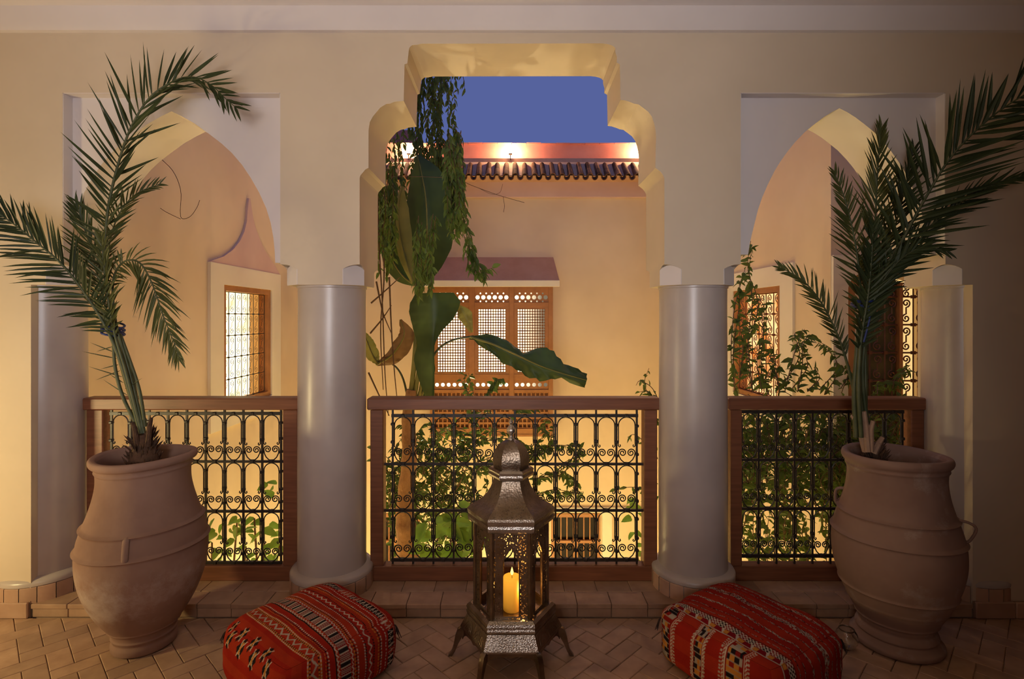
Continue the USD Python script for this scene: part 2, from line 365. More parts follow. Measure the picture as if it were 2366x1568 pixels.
for X in range(-70, 71):
    for Y in range(-70, 71):
        r = (X - Y) % 4
        if r == 0: x0, x1, y0, y1 = X, X + 2, Y, Y + 1
        elif r == 3: x0, x1, y0, y1 = X, X + 1, Y, Y + 2
        else: continue
        g = .013
        cs = np.array([(x0 + g, y0 + g), (x1 - g, y0 + g), (x1 - g, y1 - g), (x0 + g, y1 - g)]) * W
        cs = np.stack([(cs[:, 0] - cs[:, 1]) * c45, (cs[:, 0] + cs[:, 1]) * c45 + 1.9], -1)
        q = sg.Polygon(cs).intersection(lim)
        if q.is_empty or q.area < 4e-4 or q.geom_type != 'Polygon': continue
        part(fl, 'tile', flat_tile(q, -.0085, rng.uniform(-.0012, .0012)), M['tile'])
st = struct('floor_step', box(-2.33, 2.33, YF + .012, YB + .03, -.05, STEP - .012), M['mortar'])
x = -2.29
while x < 2.19:
    w = rng.uniform(.15, .175); x1 = min(x + w, 2.195)
    if 2.195 - x1 < .05: x1 = 2.195
    part(st, 'riser_tile', box(x + .0015, x1 - .0015, YF, YF + .012, 0, STEP - .024 + rng.uniform(-.002, .002), .002), M['tile'])
    part(st, 'tread_tile', box(x + .0015, x1 - .0015, YF - .006 + rng.uniform(-.003, .003), YF + .115, STEP - .022, STEP + rng.uniform(-.001, .001), .002), M['tile'])
    part(st, 'tread_tile', box(x - .05 + .0015 if x > -2.28 else x, x1 - .05, YF + .118, YF + .232, STEP - .022, STEP + rng.uniform(-.001, .001), .002), M['tile'])
    part(st, 'tread_tile', box(x + .0015, x1 - .0015, YF + .235, YB + .03, STEP - .022, STEP + rng.uniform(-.001, .001), .002), M['tile'])
    x = x1
def skirting(name, x0, x1):
    s = struct(name, box(x0, x1, YF - .004, YF + .002, 0, .078), M['mortar'])
    n = max(1, int((x1 - x0) / .16)); w = (x1 - x0) / n
    for i in range(n):
        part(s, 'tile', box(x0 + i * w + .002, x0 + (i + 1) * w - .002, YF - .02, YF - .004, .002, .078 + rng.uniform(-.002, .002), .004), M['basetile'])
skirting('baseboard_left', -3.25, JL)
skirting('baseboard_right', JR, 3.15)

# ------------------------------------------------------------------ columns
def column(x, label, a0=0.0, a1=2 * PI, skirt=True):
    t = thing('column', label, 'column', (x, YC, STEP))
    r = .1665
    prof = [(r + .004, STEP + .10), (r + .001, STEP + .16), (r + .002, .6), (r, 1.1), (r - .002, 1.5), (r - .001, ZCAP - .012), (r + .004, ZCAP - .010), (r + .004, ZCAP)]
    part(t, 'shaft', lathe(prof, 72, (x, YC, 0), a0, a1), M['tadelakt'], smooth=40)
    rb = .203
    base = [(r, STEP), (rb - .012, STEP), (rb - .012, STEP + .075), (rb, STEP + .078), (rb + .001, STEP + .092), (rb - .006, STEP + .104), (r + .012, STEP + .112), (r, STEP + .115)]
    part(t, 'plinth', lathe(base, 72, (x, YC, 0), a0, a1), M['tadelakt'], smooth=40)
    n = 18; da = 2 * PI / n
    for i in range(n):
        b0, b1 = i * da + .008, (i + 1) * da - .008
        mid = ((b0 + b1) / 2) % (2 * PI)
        if not (a0 <= mid <= a1): continue
        q = [(rb - .012, STEP), (rb, STEP), (rb, STEP + .072), (rb - .003, STEP + .075), (rb - .012, STEP + .075)]
        m = lathe(q, 4, (x, YC, 0), b0, b1)
        part(t, 'tile', m, M['basetile'], smooth=30)
    return t
column(-.918, 'round polished grey plaster column to the left of the middle arch, standing behind the left pouf')
column(.923, 'round polished grey plaster column to the right of the middle arch, standing behind the right pouf')
column(-2.375, 'half-embedded grey plaster column at the left end of the arcade, behind the left palm')
column(2.296, 'half-embedded grey plaster column at the right end of the arcade, behind the right clay jar')

# ------------------------------------------------------------------ the courtyard's shell
XWL, XWR, YW, ZG = -2.6, 2.5, 8.0, -3.2
CR = 4.24                                             # depth of the recess wall on the right
struct('ground', box(-3.0, 4.2, YB - .3, YW + .3, ZG - .1, ZG), M['ground'])
wl = sg.box(YB, ZG, YW + .2, 3.42).difference(sg.box(4.836 + .02, .60, 5.80 - .02, 1.727))
struct('wall_court_left', prism(wl, XWL - .25, XWL, axis='x'), M['court'])
wr = sg.box(CR, ZG, YW + .2, 3.42).difference(sg.box(5.01 + .02, .60, 6.07 - .02, 1.728))
struct('wall_court_right', prism(wr, XWR, XWR + .25, axis='x'), M['court'])
rw = sg.box(XWR + .25, ZG, 4.2, 3.42)
def arched(x0, x1, z0, zs, zt, n=16):
    """A door-shaped outline: straight to zs, then a low pointed arch to zt."""
    c = (x0 + x1) / 2; h = (x1 - x0) / 2
    return sg.Polygon([(x0, z0), (x1, z0)] + [(c + h * math.cos(a), zs + (zt - zs) * math.sin(a)) for a in np.linspace(0, PI, n)])
RA = arched((1955 - CX) * CR / F, (2160 - CX) * CR / F, .30, 1.66, 1.83)
struct('wall_court_recess', prism(rw.difference(RA), CR, CR + .25), M['court'])
struct('wall_court_recess_side', box(4.1, 4.2, YB, CR, ZG, 3.42), M['court'])
wb = sg.box(XWL - .25, ZG, XWR + .25, 3.42).difference(sg.box(-1.15, -.10, .56, 1.86)).difference(sg.box(.58, ZG + .02, 1.30, -1.46)).difference(sg.box(-2.05, ZG + .6, -1.36, -1.46))
struct('wall_court_back', prism(wb, YW, YW + .25), M['court'])
struct('wall_below_gallery', box(-4.2, 4.2, YB - .1, YB, ZG, -.05), M['court'])
# ------------------------------------------------------------------ railings
YR = 2.832
def railing(label, xr, xpl, xpr, bars, zs, s):
    """xr: top rail ends; xpl, xpr: the two posts; bars: x of the upright bars; zs: heights of the crossbars, top down."""
    rng = random.Random(s)
    t = thing('balcony_railing', label, 'railing', ((xr[0] + xr[1]) / 2, YR, STEP))
    zt0, zt1 = .952, 1.013
    part(t, 'top_rail', box(xr[0], xr[1], YR - .048, YR + .048, zt0, zt1, .006), M['wood'])
    part(t, 'bottom_rail', box(xpl[0], xpr[1], YR - .034, YR + .034, STEP, .142, .004), M['wood'])
    for a, b in (xpl, xpr): part(t, 'post', box(a, b, YR - .034, YR + .034, .142, zt0, .004), M['wood'])
    for x in bars:
        part(t, 'upright_bar', box(x - .0047, x + .0047, YR - .0047, YR + .0047, .142, zt0), M['iron'])
    for k, z in enumerate(zs):
        e = .004 if k in (0, len(zs) - 1) else .0
        x0, x1 = (bars[0] - .006, bars[-1] + .006) if e else (xpl[1], xpr[0])
        part(t, 'crossbar', box(x0, x1, YR - .009, YR + .003, z - .006 - e / 2, z + .006 + e / 2), M['iron'])
    w = (bars[-1] - bars[0]) / (len(bars) - 1); hw = w / 2 - .0095
    ys = YR - .003
    def bead(x, z, r):
        part(t, 'collar', box(x - r, x + r, YR - .013, YR + .009, z - r * .8, z + r * .8, .003), M['iron'])
    for k in range(len(zs) - 1):
        zt, zb = zs[k], zs[k + 1]; h = zt - zb
        for i in range(len(bars) - 1):
            x = (bars[i] + bars[i + 1]) / 2; dz = rng.uniform(-.004, .004)
            leg = zt - .60 * h + dz
            a = np.linspace(0, PI, 13)
            pts = [(hw * .80, leg + .001), (hw * .74, leg - .007), (hw * .86, leg - .012), (hw + .001, leg - .004), (hw, leg + .015), (hw, zt - .055)]
            pts += [(hw * math.cos(b), zt - .05 + .042 * math.sin(b)) for b in a[1:-1]]
            pts += [(-q, z_) for q, z_ in pts[:6]][::-1]
            part(t, 'hoop', tube([(x + p, ys, q) for p, q in pts], .0031, 5), M['iron'], smooth=60)
            r0 = hw * .49; zc_ = zb + .060 + rng.uniform(-.003, .004); cs = hw - r0
            def side(sg_):
                o = [(0, zb + .006), (hw * .35, zb + .0095), (hw * .7, zb + .023), (hw * .93, zb + .042)]
                o += [(cs + r0 * (1 - .78 * q / (2 * PI * 1.6)) * math.cos(q), zc_ + r0 * (1 - .78 * q / (2 * PI * 1.6)) * math.sin(q)) for q in np.linspace(.05, 2 * PI * 1.6, 24)]
                return [(sg_ * p, q) for p, q in o]
            pts = side(-1)[::-1] + side(1)[1:]
            part(t, 'scroll', tube([(x + p, ys, q) for p, q in pts], .0031, 5), M['iron'], smooth=60)
            if k == 0: bead(x, zt, .010)
            bead(x + rng.uniform(-.003, .003), zb, .011)
        for x in bars:
            bead(x, zt - .19 * h + rng.uniform(-.006, .006), .0092); bead(x, zt - .545 * h + rng.uniform(-.006, .006), .0095); bead(x, zb + .047 + rng.uniform(-.004, .004), .0092)
    return t
S4 = F / 2.80
hx = lambda px: (px - CX) / S4
hz = lambda py: HC + (CY - py) / S4
railing('wooden balcony railing with black scrolled ironwork in the middle bay, behind the lantern', (hx(850), hx(1526)), (hx(856), hx(886)), (hx(1489), hx(1519)),
        [hx(905 + 47.5 * i) for i in range(13)], [hz(962), hz(1075), hz(1183), hz(1298)], 1)
railing('wooden balcony railing with black scrolled ironwork in the left bay, behind the left clay jar', (hx(191), hx(693)), (hx(200), hx(238)), (hx(654), hx(688)),
        [hx(248 + 44 * i) for i in range(10)], [hz(957), hz(1069), hz(1185), hz(1305)], 2)
railing('wooden balcony railing with black scrolled ironwork in the right bay, behind the right clay jar', (hx(1682), hx(2140)), (hx(1689), hx(1715)), (hx(2106), hx(2136)),
        [hx(1717 + 42 * i) for i in range(10)], [hz(953), hz(1065), hz(1179), hz(1289)], 3)

# ------------------------------------------------------------------ clay jars
def bez(prof, n=90):
    p = curve([(r, z, 0) for r, z in prof], n); return [(max(a, .001), b) for a, b, _ in p]
def jar(name, label, x, y, prof, inner, ridges, soil, lugs, seed, rz=0):
    t = thing(name, label, 'jar', (x, y, 0))
    out = np.array(bez(prof, 320))
    for z0, h, wd in ridges:
        out[:, 0] += h * np.exp(-((out[:, 1] - z0) / wd) ** 2)
    full = [(0.001, .001)] + list(map(tuple, out)) + inner
    def wob(v):
        a = np.arctan2(v[..., 1], v[..., 0]); k = 1 + .006 * np.sin(2 * a + seed) * np.clip(v[..., 2] * 1.2, 0, 1) + .004 * np.sin(3 * a + 5 * v[..., 2] + seed)
        v = v.copy(); v[..., 0] *= k; v[..., 1] *= k; v[..., 2] += .004 * np.sin(a * 2 + seed * 2) * np.clip(v[..., 2] * 1.6 - .2, 0, 1); return v
    part(t, 'body', lathe(full, 96, (x, y, 0), wob=wob), M['clay_stained'] if x < 0 else M['clay'], smooth=50)
    part(t, 'soil', lathe([(inner[-1][0] + .004, soil - .02), (inner[-1][0] + .004, soil), (.06, soil + .012), (.001, soil + .015)], 40, (x, y, 0)), M['soil'], smooth=60)
    for pts, r in lugs:
        part(t, 'handle', tube(curve([np.array((x, y, 0)) + p for p in pts], 22), r, 10, flat=.55), M['clay'], smooth=60)
    return t
JX, JY = -1.612, 2.375
profL = [(.112, .002), (.123, .010), (.125, .030), (.118, .046), (.121, .056), (.120, .068), (.124, .085), (.138, .105), (.168, .150), (.200, .210), (.226, .280), (.241, .350), (.2455, .420), (.240, .480), (.226, .535), (.206, .590), (.188, .650), (.177, .705), (.175, .750), (.179, .782), (.184, .795), (.196, .803), (.201, .816), (.198, .829), (.188, .833), (.176, .829), (.168, .815)]
inn = [(.164, .80), (.160, .76), (.160, .715)]
def rad(prof, z):
    p = np.array(bez(prof, 200)); i = np.argsort(p[:, 1]); return float(np.interp(z, p[i, 1], p[i, 0]))
def lug(prof, ang, z0, z1, out):
    d = np.array([math.cos(ang), math.sin(ang), 0])
    return [d * (rad(prof, z0) - .01) + [0, 0, z0], d * (rad(prof, z0) + out * .7) + [0, 0, z0 - .004], d * (rad(prof, (z0 + z1) / 2 + .02) + out) + [0, 0, (z0 + z1) / 2 + .02],
            d * (rad(prof, z1) + out * .25) + [0, 0, z1 + .015], d * (rad(prof, z1) - .008) + [0, 0, z1]]
jar('clay_jar', 'tall weathered terracotta jar with pale salt stains, left of the left pouf', JX, JY, profL, inn,
    [(.545, .010, .0055), (.455, .010, .0055), (.775, .004, .005), (.10, .004, .004), (.062, .004, .004)], .715,
    [(lug(profL, -1.25, .545, .452, .004), .0125), (lug(profL, 1.9, .545, .452, .03), .012)], 1.0)
KX, KY = 1.695, 2.39
profR = [(.165, .002), (.174, .010), (.175, .026), (.160, .036), (.150, .050), (.155, .060), (.150, .075), (.143, .088), (.146, .100), (.152, .118), (.172, .155), (.203, .220), (.228, .290), (.243, .360), (.2465, .420), (.242, .480), (.228, .540), (.208, .600), (.192, .660), (.184, .715), (.184, .755), (.190, .785), (.201, .800), (.205, .815), (.200, .829), (.189, .832), (.177, .827), (.170, .812)]
jar('clay_jar', 'tall dark terracotta jar with small loop handles, right of the right pouf', KX, KY, profR, [(.168, .80), (.166, .76), (.166, .705)],
    [(.575, .010, .0055), (.485, .010, .0055), (.775, .004, .006), (.255, .006, .005), (.19, .003, .005), (.12, .005, .005)], .705,
    [(lug(profR, -.62, .58, .49, .048), .0095), (lug(profR, 2.52, .64, .56, .026), .012)], 2.3)

# ------------------------------------------------------------------ palms
M['palm'] = leafy('palm_leaflet', (.020, .030, .012), (.055, .075, .026), 5.0, .5, .12, .3)
M['palm2'] = leafy('palm_leaflet_dry', (.05, .06, .018), (.11, .12, .035), 5.0, .5, .2, .3)
M['stalk'] = mottled('palm_stalk', (.045, .06, .022), (.10, .11, .045), 12.0, .5, .1, 60, .002)
M['fibre'] = mottled('palm_fibre', (.045, .022, .012), (.13, .065, .035), 25.0, .9, .5, 90, .006)
M['cut'] = mottled('cut_palm_stem', (.33, .20, .13), (.45, .30, .20), 15.0, .7, .2, 60, .003)
M['string'] = plain('blue_string', (.012, .03, .16), .6)

def blades(base, d, n, L, wd, droop=.15, m=5):
    """Folded leaflets: base points, directions, face normals, lengths, widths -> one mesh."""
    base, d, n = (np.asarray(a, float) for a in (base, d, n)); L = np.asarray(L)[:, None]; wd = np.asarray(wd)[:, None]
    d = d / np.linalg.norm(d, axis=1, keepdims=True); n = n - d * (n * d).sum(1, keepdims=True); n /= np.maximum(np.linalg.norm(n, axis=1, keepdims=True), 1e-9)
    s = np.cross(d, n); V = []
    ts = np.linspace(0, 1, m)
    for tt in ts:
        w = .5 * min(1, .35 + tt * 3.0) * (1 - tt ** 2.2) ** .8
        c = base + d * L * tt + np.array([0, 0, -1.0]) * (droop * L * tt * tt)
        V += [c + s * wd * w + n * wd * w * .5, c, c - s * wd * w + n * wd * w * .5]
    V = np.stack(V, 1); k = V.shape[0]; f = []
    for i in range(m - 1):
        a = 3 * i
        for o in (0, 1): f += [(a + o, a + o + 1, a + o + 4), (a + o, a + o + 4, a + o + 3)]
    f = np.array(f)[None] + (np.arange(k) * V.shape[1])[:, None, None]
    return trimesh.Trimesh(V.reshape(-1, 3), f.reshape(-1, 3), process=False)

def frond(t, pts, start, count, length, rng, mat_=None, ang=(55, 22), lift=.35, facing=(0, -1, .15), radii=(.009, .002), sides=(1, -1), wd=.013, droop=.12, env=None, gaps=0):
    """pts: the stalk. start: where along it the leaflets begin; length: longest leaflet; ang: spread at the base and at the tip, degrees."""
    c = curve(pts, 60); tg, _, _ = frames(c); seg = np.r_[0, np.cumsum(np.linalg.norm(np.diff(c, axis=0), axis=1))]; seg /= seg[-1]
    st_ = part(t, 'frond', tube(c, np.interp(seg, [0, 1], radii), 6), M['stalk'], smooth=60)
    B, D, N, L, Wd = [], [], [], [], []
    fc = np.array(facing, float); fc /= np.linalg.norm(fc)
    env = env or (lambda q: min(1, .45 + 1.6 * q) * (1 - max(0, q - .55) / .45 * .62))
    for sd in sides:
        for i in range(count):
            q = (i + .5 + rng.uniform(-.35, .35)) / count
            if rng.random() < gaps: continue
            u = start + (1 - start) * q
            p = np.array([np.interp(u, seg, c[:, k]) for k in range(3)]); T = np.array([np.interp(u, seg, tg[:, k]) for k in range(3)])
            n = fc - T * np.dot(fc, T); n /= np.linalg.norm(n); s = np.cross(T, n) * sd
            a = math.radians(ang[0] + (ang[1] - ang[0]) * q + rng.uniform(-9, 9)); l = lift + rng.uniform(-.35, .35)
            d = T * math.cos(a) + (s * math.cos(l) + n * math.sin(l)) * math.sin(a)
            B.append(p); D.append(d); N.append(n + s * rng.uniform(-.6, .6)); L.append(length * env(q) * rng.uniform(.82, 1.12)); Wd.append(wd * rng.uniform(.8, 1.2))
    part(t, 'leaflets', blades(B, D, N, L, Wd, droop), mat_ or M['palm'], smooth=False, kind='stuff', under=st_)
    return c

def px3(lst): return [P(a, b, d) for a, b, d in lst]


rng = random.Random(11)
pl = thing('palm', 'leaning bundle of green palm fronds tied with blue string, planted in the left clay jar', 'palm', (JX, JY, .72))
b0 = P(333, 985, 2.37)
# stalks, then the five fronds
frond(pl, px3([(330, 1000, 2.37), (300, 880, 2.37), (272, 780, 2.36), (250, 680, 2.36), (243, 590, 2.37), (249, 490, 2.38), (272, 385, 2.39), (303, 295, 2.40), (348, 224, 2.41), (405, 186, 2.42), (448, 178, 2.41), (488, 196, 2.40), (522, 228, 2.39), (545, 248, 2.385)]),
      .36, 52, .245, rng, ang=(62, 24), lift=.25, radii=(.010, .002), wd=.014, droop=-.02, sides=(1, -1))
frond(pl, px3([(326, 1000, 2.36), (290, 870, 2.34), (255, 775, 2.31), (205, 690, 2.28), (145, 612, 2.25), (85, 560, 2.22), (25, 512, 2.19), (-40, 470, 2.15)]),
      .40, 42, .215, rng, ang=(66, 30), lift=.3, radii=(.010, .002), wd=.013, droop=.12)
frond(pl, px3([(332, 1000, 2.38), (296, 860, 2.39), (262, 740, 2.40), (246, 640, 2.42), (256, 550, 2.44), (280, 487, 2.46), (318, 446, 2.48), (372, 424, 2.50)]),
      .62, 26, .115, rng, M['palm2'], ang=(55, 22), lift=.2, radii=(.008, .0015), wd=.010, droop=.02)
frond(pl, px3([(334, 1000, 2.36), (300, 860, 2.35), (268, 745, 2.33), (262, 650, 2.31), (285, 606, 2.29), (322, 606, 2.28), (352, 655, 2.27), (378, 730, 2.27), (402, 790, 2.27), (415, 828, 2.27)]),
      .50, 44, .135, rng, M['palm2'], ang=(62, 24), lift=.1, radii=(.008, .0015), wd=.010, droop=.28)
frond(pl, px3([(328, 1000, 2.39), (288, 870, 2.41), (258, 760, 2.42), (232, 660, 2.44), (206, 560, 2.46), (176, 470, 2.47)]),
      .45, 30, .19, rng, ang=(48, 22), lift=.3, radii=(.009, .002), wd=.012, droop=.0)
frond(pl, px3([(330, 1000, 2.36), (292, 860, 2.33), (265, 770, 2.31), (250, 690, 2.29), (240, 610, 2.27), (236, 540, 2.26)]),
      .5, 26, .12, rng, M['palm2'], ang=(50, 25), lift=.4, radii=(.008, .002), wd=.011, droop=.02)
for k, q in enumerate([[(318, 985, 2.36), (284, 915, 2.34), (266, 845, 2.33), (262, 765, 2.33)], [(336, 985, 2.36), (322, 900, 2.35), (296, 820, 2.35), (272, 755, 2.35)], [(326, 985, 2.39), (310, 890, 2.40), (285, 800, 2.40), (268, 750, 2.39)]]):
    part(pl, 'stalk', tube(curve(px3(q), 20), np.linspace(.0075, .006, 20), 6), M['stalk'], smooth=60)
th = [(P(262 + 4 * k, 800 + 14 * k, 2.35), np.array([rng.choice([-1, 1, -1]), rng.uniform(-.5, .2), rng.uniform(-.5, .7)])) for k in range(9)]
part(pl, 'spines', blades([a for a, _ in th], [b for _, b in th], [(0, -1, .2)] * 9, [.07 + .03 * (k % 3) for k in range(9)], [.005] * 9, 0), M['stalk'], kind='stuff')
for k, (a, b) in enumerate([(752, .5), (756, -.4), (761, .3), (766, -.5), (770, .2)]):
    o = P(262, a, 2.355); e = np.linspace(0, 2 * PI, 22)
    part(pl, 'string', tube(np.stack([o[0] + .036 * np.cos(e), o[1] + .05 * np.sin(e), o[2] + .016 * b * np.sin(e) - .010 * np.cos(e)], -1), .0045, 5), M['string'], smooth=60)
def stump(t, o, h, r, seed):
    rng = random.Random(seed)
    prof = [(r * 1.1, 0), (r, h * .3), (r * .72, h * .7), (r * .5, h)]
    part(t, 'stump', lathe([(a, o[2] + z) for a, z in prof] + [(.001, o[2] + h)], 18, (o[0], o[1], 0)), M['fibre'], smooth=60)
    B, D, N, L, Wd = [], [], [], [], []
    for k in range(120):
        a = rng.uniform(0, 2 * PI); q = rng.random(); d = np.array([math.cos(a), math.sin(a), 0])
        B.append(o + d * r * (1.05 - .5 * q) + [0, 0, h * q]); D.append(d * rng.uniform(.05, .55) + [0, 0, rng.uniform(.4, 1.1)]); N.append((-d[1], d[0], .3)); L.append(rng.uniform(.03, .065)); Wd.append(rng.uniform(.005, .013))
    part(t, 'fibres', blades(B, D, N, L, Wd, .1, 4), M['fibre'], kind='stuff')
    return rng
stump(pl, P(332, 1055, 2.375) + [0, 0, -.07], .17, .058, 5)
for q in ([(318, 1030, 2.34), (312, 990, 2.33), (306, 975, 2.33)], [(342, 1030, 2.35), (346, 985, 2.34), (350, 965, 2.34)]):
    part(pl, 'cut_stem', tube(px3(q), [.012, .010, .007], 8), M['fibre'], smooth=40)

rng = random.Random(23)
pr = thing('palm', 'upright sheaf of dark palm fronds tied with blue string, planted in the right clay jar', 'palm', (KX, KY, .74))
frond(pr, px3([(2009, 1010, 2.39), (1992, 880, 2.38), (1998, 760, 2.36), (2030, 650, 2.34), (2085, 555, 2.31), (2140, 455, 2.28), (2200, 360, 2.24), (2285, 275, 2.20), (2375, 215, 2.16), (2460, 180, 2.12)]),
      .37, 44, .30, rng, ang=(60, 34), lift=.25, radii=(.011, .002), wd=.017, droop=.02)
frond(pr, px3([(2004, 1010, 2.39), (1990, 880, 2.39), (2000, 760, 2.38), (2035, 660, 2.37), (2100, 570, 2.36), (2190, 490, 2.34), (2280, 432, 2.32), (2370, 405, 2.30), (2440, 395, 2.28)]),
      .38, 44, .14, rng, ang=(40, 18), lift=.45, radii=(.010, .002), wd=.011, droop=.04)
frond(pr, px3([(1999, 1010, 2.40), (1985, 880, 2.41), (1992, 760, 2.42), (2012, 640, 2.43), (2022, 520, 2.45), (2028, 400, 2.47), (2036, 295, 2.49)]),
      .38, 48, .19, rng, M['palm2'], ang=(52, 18), lift=.2, radii=(.010, .002), wd=.013, droop=.0)
frond(pr, px3([(1996, 1010, 2.38), (1980, 880, 2.37), (1985, 760, 2.36), (1988, 660, 2.35), (1976, 560, 2.34), (1954, 465, 2.33), (1930, 402, 2.33)]),
      .40, 40, .15, rng, M['palm2'], ang=(62, 28), lift=.2, radii=(.009, .002), wd=.012, droop=.02)
frond(pr, px3([(1992, 1010, 2.39), (1972, 900, 2.37), (1952, 820, 2.35), (1925, 750, 2.33), (1892, 690, 2.31), (1852, 645, 2.30), (1800, 616, 2.29)]),
      .42, 34, .115, rng, M['palm2'], ang=(45, 22), lift=.2, radii=(.008, .0015), wd=.010, droop=.0, sides=(1, -1))
frond(pr, px3([(2006, 1010, 2.41), (1992, 870, 2.43), (2005, 740, 2.45), (2040, 620, 2.47), (2072, 510, 2.49), (2095, 420, 2.50), (2110, 350, 2.51)]),
      .42, 40, .17, rng, ang=(50, 24), lift=.25, radii=(.009, .002), wd=.013, droop=.0)
frond(pr, px3([(2008, 1010, 2.37), (1994, 870, 2.35), (2004, 760, 2.33), (2030, 670, 2.31), (2075, 605, 2.29), (2130, 572, 2.28), (2190, 580, 2.27)]),
      .45, 30, .13, rng, ang=(40, 22), lift=.2, radii=(.009, .002), wd=.012, droop=.08)
frond(pr, px3([(2000, 1010, 2.37), (1984, 870, 2.34), (1992, 770, 2.32), (2005, 690, 2.30), (2014, 600, 2.28), (2018, 520, 2.27)]),
      .42, 34, .15, rng, ang=(52, 30), lift=.3, radii=(.010, .002), wd=.013, droop=.0)
for q in ([(1978, 1010, 2.36), (1974, 900, 2.35), (1984, 760, 2.34)], [(1990, 1010, 2.35), (1984, 890, 2.33), (1990, 760, 2.33)], [(1998, 1010, 2.37), (2000, 890, 2.36), (1998, 760, 2.35)]):
    part(pr, 'stalk', tube(curve(px3(q), 20), np.linspace(.010, .008, 20), 6), M['stalk'], smooth=60)
for k, (a, b) in enumerate([(694, .4), (699, -.3), (705, .2), (709, -.2)]):
    o = P(1998, a, 2.37); e = np.linspace(0, 2 * PI, 22)
    part(pr, 'string', tube(np.stack([o[0] + .046 * np.cos(e), o[1] + .06 * np.sin(e), o[2] + .014 * b * np.sin(e)], -1), .0045, 5), M['string'], smooth=60)
part(pr, 'string', tube(curve(px3([(2003, 700, 2.312), (2010, 730, 2.308), (2004, 760, 2.31), (1996, 790, 2.31)]), 12), .0045, 5), M['string'], smooth=60)
stump(pr, P(2024, 1060, 2.39) + [0, 0, -.07], .12, .036, 8)
for q in ([(2000, 1042, 2.38), (1985, 985, 2.37), (1970, 960, 2.36)], [(2006, 1042, 2.36), (2001, 985, 2.35), (1997, 950, 2.345)], [(2012, 1042, 2.36), (2012, 990, 2.35), (2018, 972, 2.345)], [(2020, 1046, 2.37), (2030, 1025, 2.36), (2040, 1010, 2.36)]):
    part(pr, 'cut_stem', tube(px3(q), [.014, .012, .009], 8), M['cut'], smooth=40, label='pale cut stem stub')
# ------------------------------------------------------------------ floor lantern with its candle
def metal(name, c1, c2, rough=.36, bump=.35, bsc=90.0, holes=None):
    N = {'g': ('texture_coordinate', {}), 'n': ('noise_texture', {'scale': 14.0, 'detail': 4.0}), 'r': ('rgb_ramp', {'ramp': [(.35, c1), (.65, c2)]}),
         'v': ('voronoi_texture', {'scale': bsc}), 'b': ('bump', {'strength': bump, 'distance': .003}), 'p': ('principled_bsdf', {'metallic': .9, 'roughness': rough})}
    L = [('g.object', 'n.vector'), ('n.fac', 'r.fac'), ('r.color', 'p.base_color'), ('g.object', 'v.vector'), ('v.distance', 'b.height'), ('b.normal', 'p.normal')]
    s = 'p.BSDF'
    if holes:
        N.update({'h': ('math', {'math_type': 'less_than', 'value2': holes}), 't': ('transparent_bsdf', {}), 'm': ('mix_closure', {})})
        L += [('v.distance', 'h.value1'), ('h.value', 'm.fac'), ('p.BSDF', 'm.closure1'), ('t.BSDF', 'm.closure2')]; s = 'm.closure'
    return mat(name, N, L, s)
M['brass'] = metal('aged_brass', (.17, .12, .08), (.28, .21, .155), .34, .25)
M['pale_metal'] = metal('pale_engraved_metal', (.42, .37, .32), (.58, .53, .48), .33, .35, 170.0)
M['pierced'] = metal('pierced_brass', (.20, .14, .09), (.31, .23, .16), .38, .1, 112.0, .38)
M['pierced2'] = metal('pierced_dark_brass', (.18, .13, .09), (.29, .225, .165), .36, .3, 110.0, .22)
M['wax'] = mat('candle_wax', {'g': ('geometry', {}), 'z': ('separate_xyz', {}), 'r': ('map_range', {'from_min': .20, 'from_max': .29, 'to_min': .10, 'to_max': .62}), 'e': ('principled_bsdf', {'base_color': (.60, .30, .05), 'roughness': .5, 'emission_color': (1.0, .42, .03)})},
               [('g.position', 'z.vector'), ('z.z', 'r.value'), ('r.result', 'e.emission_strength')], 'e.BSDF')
M['flame'] = emit('flame', (1.0, .50, .10), 4)
LX, LY = -.004, 2.29
lan = thing('floor_lantern', 'tall hexagonal pierced brass lantern with a lit candle, standing between the two red poufs', 'lantern', (LX, LY, 0))
def hexa(prof, k=None, n=6):
    """A six-sided lathe; with k only its k-th face."""
    if k is None: return lathe(prof, n, (LX, LY, 0))
    return lathe(prof, 1, (LX, LY, 0), k * PI / 3, (k + 1) * PI / 3)
def closed(prof): return list(prof) + [prof[0]]
FR = 4                                                # the face towards the viewer
